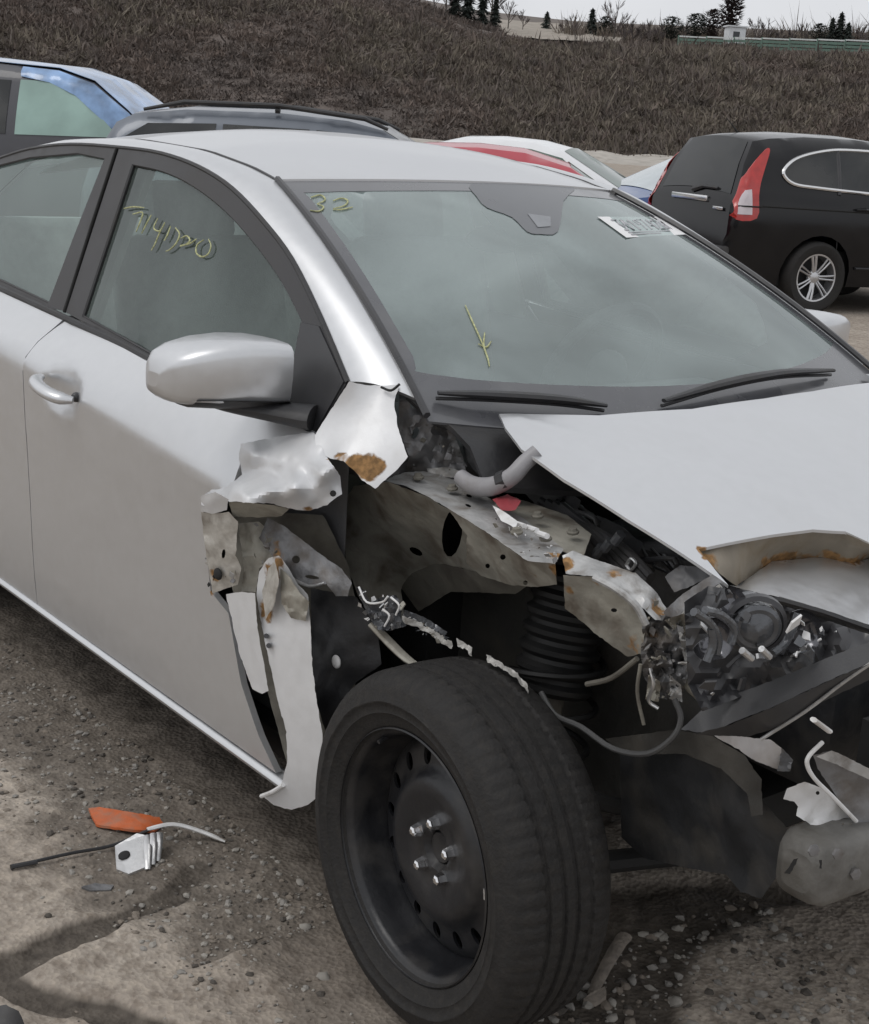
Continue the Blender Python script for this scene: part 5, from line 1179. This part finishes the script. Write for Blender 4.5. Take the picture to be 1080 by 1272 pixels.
lampb = psheet('headlamp_shell', Xl((850, 748, .40), (880, 728, .40), (906, 732, .42), (960, 748, .46), (1020, 768, .50), (1085, 790, .56), (1085, 812, .58), (1000, 838, .52), (930, 862, .48), (872, 884, .46), (855, 850, .44)), blackg, res=7, amp=.025, scale=24, seed=60, thick=.004)
prj = MB(); pc = onX(938, 775, .52); pa = (Vector((1.0, -.75, -.15))).normalized()
prj.lathe([(.026, -.05), (.030, -.01), (.034, .0), (.034, .012), (.029, .016), (.023, .015), (.014, .023), (0, .026)], pc, pa, 28); prj.build('lamp_projector', lensp, lampb)
MB().lathe([(.038, -.012), (.044, -.006), (.044, .004), (.038, .008)], pc, pa, 28, closed=True).build('projector_ring', blackg, lampb)
for (bx, by), br_, bax in (((992, 784), .034, (1, -.5, .2)), ((884, 792), .031, (1, -.9, .1)), ((908, 748), .020, (.8, -.6, .5))):
    b_ = MB(); c0 = onX(bx, by, .50); axb = Vector(bax).normalized()
    rowsb = []; e1 = axb.cross(Vector((0, 0, 1))).normalized(); e2 = axb.cross(e1)
    for i in range(7):
        th = 1.35*i/6; rowsb.append([c0+axb*(br_*(.5-math.cos(th)*.9))+br_*math.sin(th)*(math.cos(a)*e1+math.sin(a)*e2)*(1+.12*noise.noise(Vector((a*2, th, br_*90)))) for a in np.linspace(.6, 5.2, 18)])
    b_.grid(rowsb, thick=.002, d=-axb).build('reflector_bowl', mat('lamp_reflector', (.13, .13, .14), .16, .8, .2, 30) if 'lamp_reflector' not in MATS else MATS['lamp_reflector'], lampb)
def shards(name, poly, n, ax, v0, v1, s0, s1, mats, seed, parent):
    rn = random.Random(seed); mb = MB(); k = 0
    P0 = [p[0] for p in poly]; P1 = [p[1] for p in poly]
    while k < n:
        a, b = rn.uniform(min(P0), max(P0)), rn.uniform(min(P1), max(P1))
        if not inside(poly, np.array([a]), np.array([b]))[0]: continue
        c = CAM+ray(a, b)*T(a, b, ax, rn.uniform(v0, v1)); s = s0+(s1-s0)*rn.random()**2
        e1 = Vector((rn.uniform(-1, 1), rn.uniform(-1, 1), rn.uniform(-1, 1))).normalized(); e2 = e1.cross(Vector((rn.uniform(-1, 1), rn.uniform(-1, 1), rn.uniform(-1, 1)))).normalized(); e3 = e1.cross(e2)
        q = [c+e1*s*rn.uniform(.6, 1.3), c+e2*s*rn.uniform(.3, .9), c-e1*s*rn.uniform(.5, 1.2), c-e2*s*rn.uniform(.3, .9)]; d = e3*s*.12
        mb.add([p+d for p in q]+[p-d for p in q], [(0, 1, 2, 3), (7, 6, 5, 4), (0, 4, 5, 1), (1, 5, 6, 2), (2, 6, 7, 3), (3, 7, 4, 0)], rn.randrange(len(mats))); k += 1
    o = mb.build(name, mats, parent, smooth=False); o['kind'] = 'stuff'; return o
lp = [(852, 745), (905, 730), (1000, 760), (1075, 790), (1060, 805), (990, 830), (900, 862), (872, 872), (856, 830)]
shards('lamp_shards', lp, 30, 'x', .46, .54, .005, .019, [blackg, lensp, blackg, blackg, lensp, blackg, bright], 3, lampb)
shards('lamp_shards', [(985, 770), (1040, 785), (1030, 812), (985, 815)], 14, 'x', .53, .58, .006, .016, [bright, white_p, lensp], 4, lampb)
for pts in ([(862, 760), (880, 772), (892, 792), (890, 812)], [(876, 758), (896, 764), (912, 780), (908, 800)], [(960, 812), (975, 800), (985, 780), (992, 762)], [(884, 780), (886, 800), (878, 822)]):
    ptube('lamp_bracket', [(a, b, 'x', .53) for a, b in pts], .006, lensp, lampb)
for pts in ([(922, 808), (934, 818)], [(946, 806), (956, 816)]): ptube('lamp_screw', [(a, b, 'x', .56) for a, b in pts], .005, bright, lampb)
shards('metal_shreds', [(252, 690), (285, 700), (300, 715), (290, 738), (262, 740)], 16, 'y', -.90, -.88, .003, .010, [grey_m, darkgap, primer, rail_m], 21, car)
shards('metal_shreds', [(318, 640), (350, 690), (345, 740), (322, 735), (312, 690)], 14, 'y', -.865, -.85, .003, .012, [grey_m, primer, dirty], 22, car)
shards('metal_shreds', [(440, 726), (470, 738), (500, 745), (505, 778), (470, 785), (450, 765)], 34, 'y', -.815, -.78, .003, .010, [lensp, white_p, bright, primer, grey_m], 23, car)
shards('metal_shreds', [(505, 764), (560, 792), (555, 802), (510, 782)], 20, 'y', -.76, -.73, .002, .007, [lensp, white_p, primer], 24, car)
shards('metal_shreds', [(610, 640), (650, 650), (700, 685), (690, 697), (650, 690), (620, 664)], 26, 'z', .872, .885, .002, .009, [rail_m, white_p, grey_m, dirty], 25, car)
shards('metal_shreds', [(800, 735), (830, 760), (862, 800), (858, 868), (815, 872), (800, 830), (808, 780)], 30, 'y', -.70, -.65, .004, .012, [primer, rail_m, grey_m, dirty, dirty, darkgap], 26, car)
shards('metal_shreds', [(500, 495), (560, 535), (578, 585), (540, 592), (508, 575)], 22, 'y', -.665, -.62, .003, .010, [grey_m, cast, dirty], 27, car)
psheet('coolant_reservoir', Yl((676, 596, -.45), (700, 606, -.45), (722, 622, -.45), (716, 640, -.47), (694, 634, -.47), (674, 620, -.46)), MATS['grey_m2'] if 'grey_m2' in MATS else mat('grey_bay_plastic', (.10, .10, .105), .45, 0, .2, 20, .1, 60, dirt=MUD, da=.4, ds=20), res=5, amp=.003, seed=90, thick=.06)
psheet('latch_bracket', Yl((826, 716, -.56), (846, 702, -.54), (866, 704, -.53), (884, 716, -.53), (858, 728, -.55), (838, 736, -.57)), MATS['grey_bay_plastic'], res=4, amp=.006, scale=14, seed=91, thick=.01)
psheet('coolant_pipe_cover', Yl((742, 640, -.48), (770, 652, -.48), (800, 676, -.49), (792, 690, -.51), (762, 672, -.51), (738, 652, -.50)), bay, res=5, amp=.004, scale=20, seed=92, thick=.03)
rnd = random.Random(5)
for k_ in range(14):
    a0 = 660+k_*15; b0 = 596+k_*8.6; y_ = -.42+.02*math.sin(k_*2.1)
    ptube('wiring', [(a0, b0, 'y', y_), (a0+rnd.uniform(5, 30), b0+rnd.uniform(12, 30), 'y', y_-.05), (a0+rnd.uniform(20, 60), b0+rnd.uniform(20, 48), 'y', y_-.07), (a0+rnd.uniform(40, 80), b0+rnd.uniform(45, 62), 'y', y_-.05)], rnd.choice((.003, .0045, .007)), rnd.choice((black, bay, bay, grey_m, blackg)))
for a, b, z_ in ((520, 592, .885), (562, 606, .88), (590, 610, .88), (642, 660, .872), (678, 668, .862), (668, 640, .868), (712, 660, .858), (622, 628, .875)):
    c = onZ(a, b, z_); bl = MB(); bl.lathe([(.010, -.004), (.011, 0), (.008, .002), (.0065, .006), (0, .0065)], c, (0, -.15, 1), 8); bl.build('flange_bolt', dirty, car, ang=30)
# bumper cover support, stays and torn pieces
mat('grey_black_bar', (.055, .055, .057), .6, 0, .15, 10, .1, 80)
bar = psheet('grille_bar', Xl((846, 906, .43), (872, 882, .43), (915, 862, .47), (960, 845, .51), (1030, 816, .58), (1100, 790, .65), (1100, 815, .67), (1030, 845, .61), (960, 878, .55), (905, 900, .49), (880, 912, .46)), MATS['grey_black_bar'], res=7, amp=.004, scale=60, seed=70, thick=.01)
psheet('grille_bar_lower', Xl((862, 912, .45), (905, 901, .50), (960, 879, .56), (1030, 846, .62), (1100, 816, .68), (1100, 835, .66), (1030, 868, .60), (960, 906, .54), (930, 915, .50), (890, 914, .47)), blackg, bar, res=7, amp=.003, scale=60, seed=71, thick=.01)
ptube('grille_trim_rod', Xl((946, 918, .53), (1000, 884, .58), (1050, 846, .63), (1100, 812, .68)), .0038, rail_m, flat=.7)
psheet('bumper_shard', Xl((882, 911, .45), (913, 914, .46), (958, 919, .48), (971, 929, .50), (968, 957, .50), (936, 944, .48), (916, 930, .47)), mat('dull_white_plastic', (.48, .45, .43), .55, 0, .1, 20, .1, 60, dirt=(.25, .2, .16), da=.5, ds=20), res=4, amp=.005, scale=18, seed=72)
psheet('bumper_shard_tip', Xl((971, 929, .51), (985, 944, .52), (982, 958, .52), (966, 958, .51)), grey_m, res=4, amp=.005, scale=10, seed=73)
ptube('white_clip', Xl((1011, 894, .62), (1030, 908, .62)), .0062, white_p, flat=.6)
ptube('bright_stay', Xl((1022, 922, .60), (1006, 938, .60), (1003, 950, .60), (1012, 967, .60), (1035, 990, .61), (1064, 1020, .62)), .0032, white_p)
psheet('torn_bracket', Xl((973, 993, .565), (978, 980, .57), (1000, 971, .58), (1018, 978, .585), (1034, 990, .59), (1047, 1002, .595), (1062, 998, .60), (1062, 1008, .60), (1054, 1020, .60), (1062, 1044, .60), (1049, 1040, .60), (1036, 1042, .595), (1016, 1033, .59), (1004, 1022, .58), (989, 1013, .575), (992, 1002, .57), (987, 996, .57)), white_p, res=4.5, amp=.006, scale=16, seed=74, holes=[ell_px(1016, 985, 2.5, 2.5, 0, 7)])
psheet('torn_bracket_tip', Xl((1046, 1022, .61), (1064, 1024, .615), (1066, 1044, .615), (1050, 1046, .61)), primer, res=4, amp=.014, scale=8, seed=75)
psheet('radiator_support', Xl((1010, 938, .58), (1032, 932, .59), (1095, 962, .62), (1095, 1040, .63), (1066, 1030, .62), (1040, 990, .60), (1016, 955, .58)), grey_m, res=7, amp=.006, scale=40, seed=76)
psheet('radiator_support_lip', Xl((1014, 940, .60), (1034, 932, .605), (1095, 962, .635), (1095, 975, .635), (1040, 950, .61)), rail_m, res=6, amp=.003, seed=77)
# bumper beam: rounded box section across the car
cb = onX(1003, 1076, .60); sec = []
for k_ in range(20):
    a = 2*math.pi*k_/20; ca, sa = math.cos(a), math.sin(a); sec.append((.046*math.copysign(abs(ca)**.5, ca), .052*math.copysign(abs(sa)**.5, sa)))
rows = []
for y, sc_f, dx in ((cb.y-.025, .55, 0), (cb.y-.018, .85, 0), (cb.y+.0, 1., 0), (cb.y+.12, 1., .01), (cb.y+.3, .95, .05), (.0, .92, .08), (.3, .92, .06), (.62, .95, 0)):
    rows.append([(cb.x+dx+sx*sc_f, y, cb.z+.02*(y-cb.y)+sz*sc_f) for sx, sz in sec])
mb = MB().grid(rows, closed=True); mb.add(rows[0], [tuple(range(20))]); beam = mb.build('bumper_beam', mat('dull_beam_steel', (.15, .145, .135), .6, .25, .25, 20, .35, 45, dirt=(.055, .048, .038), da=.8, ds=11), car, ang=50)
for a, b in ((1040, 1060), (1062, 1085), (1010, 1056)): MB().lathe([(.009, 0), (.009, .004), (.005, .005), (0, .005)], onX(a, b, .652), (1, -.3, .1), 6).build('beam_bolt', grey_m, beam, ang=30)
psheet('beam_slot', Xl((975, 1085, .655), (986, 1067, .655), (992, 1066, .655), (982, 1086, .655)), darkgap, beam, res=4, thick=.003)
psheet('beam_slot', Xl((1018, 1068, .66), (1021, 1068, .66), (1021, 1079, .66), (1018, 1079, .66)), darkgap, beam, res=4, thick=.003)
# dark splash shields hanging below
psheet('splash_shield', Yl((770, 928, -.55), (820, 925, -.58), (868, 930, -.60), (915, 958, -.61), (952, 1000, -.62), (988, 1040, -.62), (968, 1085, -.60), (946, 1116, -.58), (920, 1108, -.58), (902, 1086, -.57), (862, 1080, -.56), (800, 1066, -.54), (772, 1040, -.53)), MATS['strut_rubber'] if 0 else mat('matt_black_shield', (.024, .025, .027), .55, 0, .3, 14, .25, 40, dirt=(.075, .068, .058), da=.6, ds=9), res=8, amp=.011, scale=55, seed=80, thick=.005)
psheet('splash_shield_flap', Yl((752, 918, -.60), (840, 906, -.62), (886, 915, -.63), (925, 938, -.635), (946, 968, -.64), (948, 1012, -.64), (934, 1014, -.64), (928, 985, -.635), (896, 955, -.63), (850, 936, -.62), (780, 938, -.60)), dirty if 0 else mat('dusty_black_liner', (.045, .042, .037), .7, 0, .2, 9, .2, 60, dirt=(.1, .09, .075), da=.6, ds=8), res=6, amp=.007, scale=30, seed=81, thick=.004)
ptube('loose_cable', Yl((672, 860, -.70), (690, 888, -.70), (722, 903, -.69), (762, 930, -.68), (805, 936, -.67), (836, 916, -.66), (846, 892, -.65), (838, 868, -.65)), .0048, mat('grey_black_cable', (.06, .06, .06), .5, 0, .1, 20))
ptube('loose_cable', Yl((729, 850, -.66), (760, 842, -.66), (792, 818, -.66)), .0045, dirty)
ptube('loose_cable', Yl((796, 825, -.69), (792, 860, -.69), (800, 900, -.68)), .003, dirty)
ptube('tie_rod', Yl((700, 980, -.60), (760, 1000, -.45), (840, 1010, -.3)), .016, darkgap)
ptube('lower_arm', [(680, 1080, 'y', -.62), (760, 1070, 'y', -.45), (860, 1060, 'y', -.25)], .03, darkgap, flat=.6)
# cowl and wipers
cw = MB(); rows = []
for s in np.linspace(-.96, .96, 25):
    a = ws_pt(float(s), 1.015); rows.append([a+Vector((.0, 0, -.012)), a+Vector((.05, 0, -.028)), a+Vector((.10, 0, -.05)), a+Vector((.15, 0, -.11))])
cw.grid(rows, thick=.01, d=(0, 0, -1)).build('cowl_panel', black, car)
def wiper(pts):
    P = catmull([on_ws(a, b)+Vector((.42, 0, .9))*h for a, b, h in pts], 6)
    o = MB().tube(P, [.007+.008*math.sin(math.pi*i/(len(P)-1)) for i in range(len(P))], 8, flat=.6).build('wiper', black, car)
    MB().tube([p-Vector((.42, 0, .9))*.012 for p in P], .004, 6).build('wiper_blade', blackg, o); return o
wiper([(540, 499, .02), (610, 507, .03), (690, 512, .03), (748, 514, .02)])
wiper([(820, 508, .02), (890, 494, .035), (960, 480, .035), (1030, 469, .02)])
# left fender and the far side of the nose
lf = [Vector(p) for p in ((-.48, 0, .93), (-.42, 0, .98), (.3, 0, .86), (.62, 0, .72), (.66, 0, .5), (.52, 0, .30))]+[Vector((.37*math.cos(a), 0, .32+.37*math.sin(a))) for a in np.linspace(.15, math.pi-.0, 11)]+[Vector((-.40, 0, .245)), Vector((-.46, 0, .245)), Vector((-.49, 0, .6))]
side_patch(None, .05, .012, 0, lf).mirror().build('front_fender', paint, car, ang=60)
MB().grid([[(x, y, z) for y, z in ((.60, hood_z(x, .60)-.02), (.72, .99-.25*max(0, x+.1)), (.80, .93-.25*max(0, x+.1)), (.86, .86-.25*max(0, x+.1)))] for x in np.linspace(-.42, .62, 14)], thick=.01, d=(0, 0, -1)).build('fender_top', paint, car)

# ------------------------------------------------------------------ things lying on the ground
def gpt(px, py, h=0.): p = onZ(px, py, 0); p.z = gz(p.x, p.y)+h; return p
def gsheet(name, px, h, m, label, cat, thick=.01, amp=.004, scale=20, seed=0, res=5, holes=()):
    ctrl = [(a, b, 'z', gpt(a, b).z+h+(c[0] if c else 0)) for a, b, *c in px]
    o = sheet(ctrl, res=res, amp=amp, scale=scale, thick=thick, seed=seed, tdir=(0, 0, -1), holes=holes).build(name, m, ang=40)
    return tag(o, label, cat)
gsheet('orange_shard', [(110, 1004), (124, 1002, .008), (140, 1005, .012), (165, 1009, .014), (198, 1015, .008), (203, 1022), (192, 1032), (160, 1030, .006), (120, 1024)], .010, orange_p, 'broken orange plastic piece lying on the dirt beside the wiper strip', 'plastic shard', seed=1, amp=.003, thick=.006)
ch = empty('lamp_bulb_holder', gpt(170, 1060), 0, 'shiny silver lamp bulb holder with a dark hole lying below the orange piece', 'lamp part')
def rel(q, e): return [p-e.location for p in q]
pl = [gpt(a, b, h) for a, b, h in ((143, 1050, .02), (170, 1044, .034), (180, 1046, .034), (183, 1072, .006), (160, 1078, .004), (145, 1072, .006))]
mb = MB(); mb.add(rel(pl, ch), [tuple(range(6))[::-1]]); mb.add(rel([p-Vector((0, 0, .012)) for p in pl], ch), [tuple(range(6))]); mb.add(rel(pl, ch)+rel([p-Vector((0, 0, .012)) for p in pl], ch), [(i, (i+1) % 6, (i+1) % 6+6, i+6) for i in range(6)])
mb.build('reflector_plate', bright, ch, smooth=False)
nrm_ = (pl[2]-pl[0]).cross(pl[4]-pl[0]).normalized(); nrm_ = nrm_ if nrm_.z > 0 else -nrm_
hc = (pl[0]+pl[1]+pl[4]+pl[5])/4-ch.location+nrm_*.0015; MB().lathe([(0, .001), (.011, .001), (.0125, 0), (.0125, -.004)], hc, nrm_, 16).build('bulb_hole', darkgap, ch)
for i in range(3):
    a = gpt(184+i*7, 1047-i*1.5, .034)-ch.location; b = gpt(184+i*6, 1074-i*5, .004)-ch.location; MB().tube([a, (a+b)/2+Vector((0, 0, .012)), b], [.008, .009, .006], 8, flat=.4).build('reflector_rib', bright, ch)
wp = empty('wiper_strip', gpt(140, 1050), 0, 'thin dark rubber strip with a curved white end lying on the dirt', 'strip')
MB().tube(rel(catmull([gpt(a, b, h) for a, b, h in ((14, 1077, .006), (40, 1070, .008), (90, 1058, .010), (140, 1047, .014), (185, 1039, .03))], 5), wp), [.006]+[.0035]*20, 6).build('rubber_strip', black, wp)
MB().tube(rel([gpt(14, 1077, .008), gpt(46, 1069, .009)], wp), .007, 6, flat=.6).build('strip_end', black, wp)
MB().tube(rel(catmull([gpt(a, b, h) for a, b, h in ((183, 1039, .032), (215, 1034, .034), (250, 1035, .02), (280, 1041, .006))], 5), wp), [.005, .006]+[.006]*12+[.004, .003], 6, flat=.7).build('white_strip', white_p, wp)
gsheet('grey_chip', [(102, 1101), (118, 1097), (142, 1099), (138, 1105), (112, 1106)], .006, grey_m, 'flat grey metal chip lying on the dirt below the bulb holder', 'metal chip', thick=.005, seed=3)
gsheet('black_plastic_piece', [(-20, 1252, .02), (8, 1248, .03), (24, 1256, .02), (32, 1275), (20, 1300), (-25, 1300)], .02, black, 'rounded black plastic piece at the edge of the damp crack, lowest in the picture', 'plastic piece', thick=.02, seed=4)
wd = MB().tube(catmull([gpt(a, b, h) for a, b, h in ((778, 1155, .016), (768, 1168, .016), (752, 1195, .012), (736, 1224, .008))], 4), [.014, .016, .015, .014, .014, .014, .013, .013, .012, .012, .012, .010, .008], 8, flat=.5).build('wood_splinter', wood_m); tag(wd, 'long weathered wood splinter leaning on the soil beside the tyre', 'wood piece')
gsheet('wood_chip', [(725, 1240), (734, 1233, .006), (752, 1225, .008), (754, 1236, .004), (740, 1245)], .012, wood_m, 'short flat wood chip at the lower end of the wood splinter', 'wood piece', seed=6)
for px_, py_, s, lb, mm in ((841, 1234, .017, 'pale rounded stone by itself on the dark soil edge, right of the tyre', 2), (802, 1146, .012, 'small pale stone nearest the splash shield, left one of a close pair', 2), (818, 1148, .012, 'small pale stone nearest the splash shield, right one of a close pair', 2), (763, 1232, .011, 'small pale stone touching the wood chip', 2), (762, 1249, .013, 'pale stone just below the wood chip', 2), (781, 1260, .015, 'flat grey stone below the wood chip at the picture edge', 0), (864, 1264, .014, 'pale stone at the border of soil and smooth dirt, lowest', 2), (788, 1205, .012, 'grey stone right of the middle of the wood splinter', 0), (826, 1178, .010, 'grey stone between the pale pair and the lone rounded stone', 0),
                       (374, 1083, .011, 'whitish stone nearest the tyre on its left side', 2), (381, 1137, .012, 'pale stone on the moist soil left of the tyre, lower one', 2), (403, 1206, .014, 'largest pale stone left of the tyre bottom', 2), (60, 1134, .010, 'dark stone lying alone above the damp crack', 3)):
    V, F = protos[len(lb) % 6]; p = gpt(px_, py_)
    me = bpy.data.meshes.new('stone'); me.from_pydata([tuple(np.array(v)*np.array([s, s*.8, s*.55])) for v in V], [], [tuple(f) for f in F])
    o = link('stone', me, gr[mm], smooth=True, ang=60); o.location = (p.x, p.y, p.z+s*.2); o.rotation_euler = (0, 0, px_); tag(o, lb, 'stone', 'loose stones on the soil')
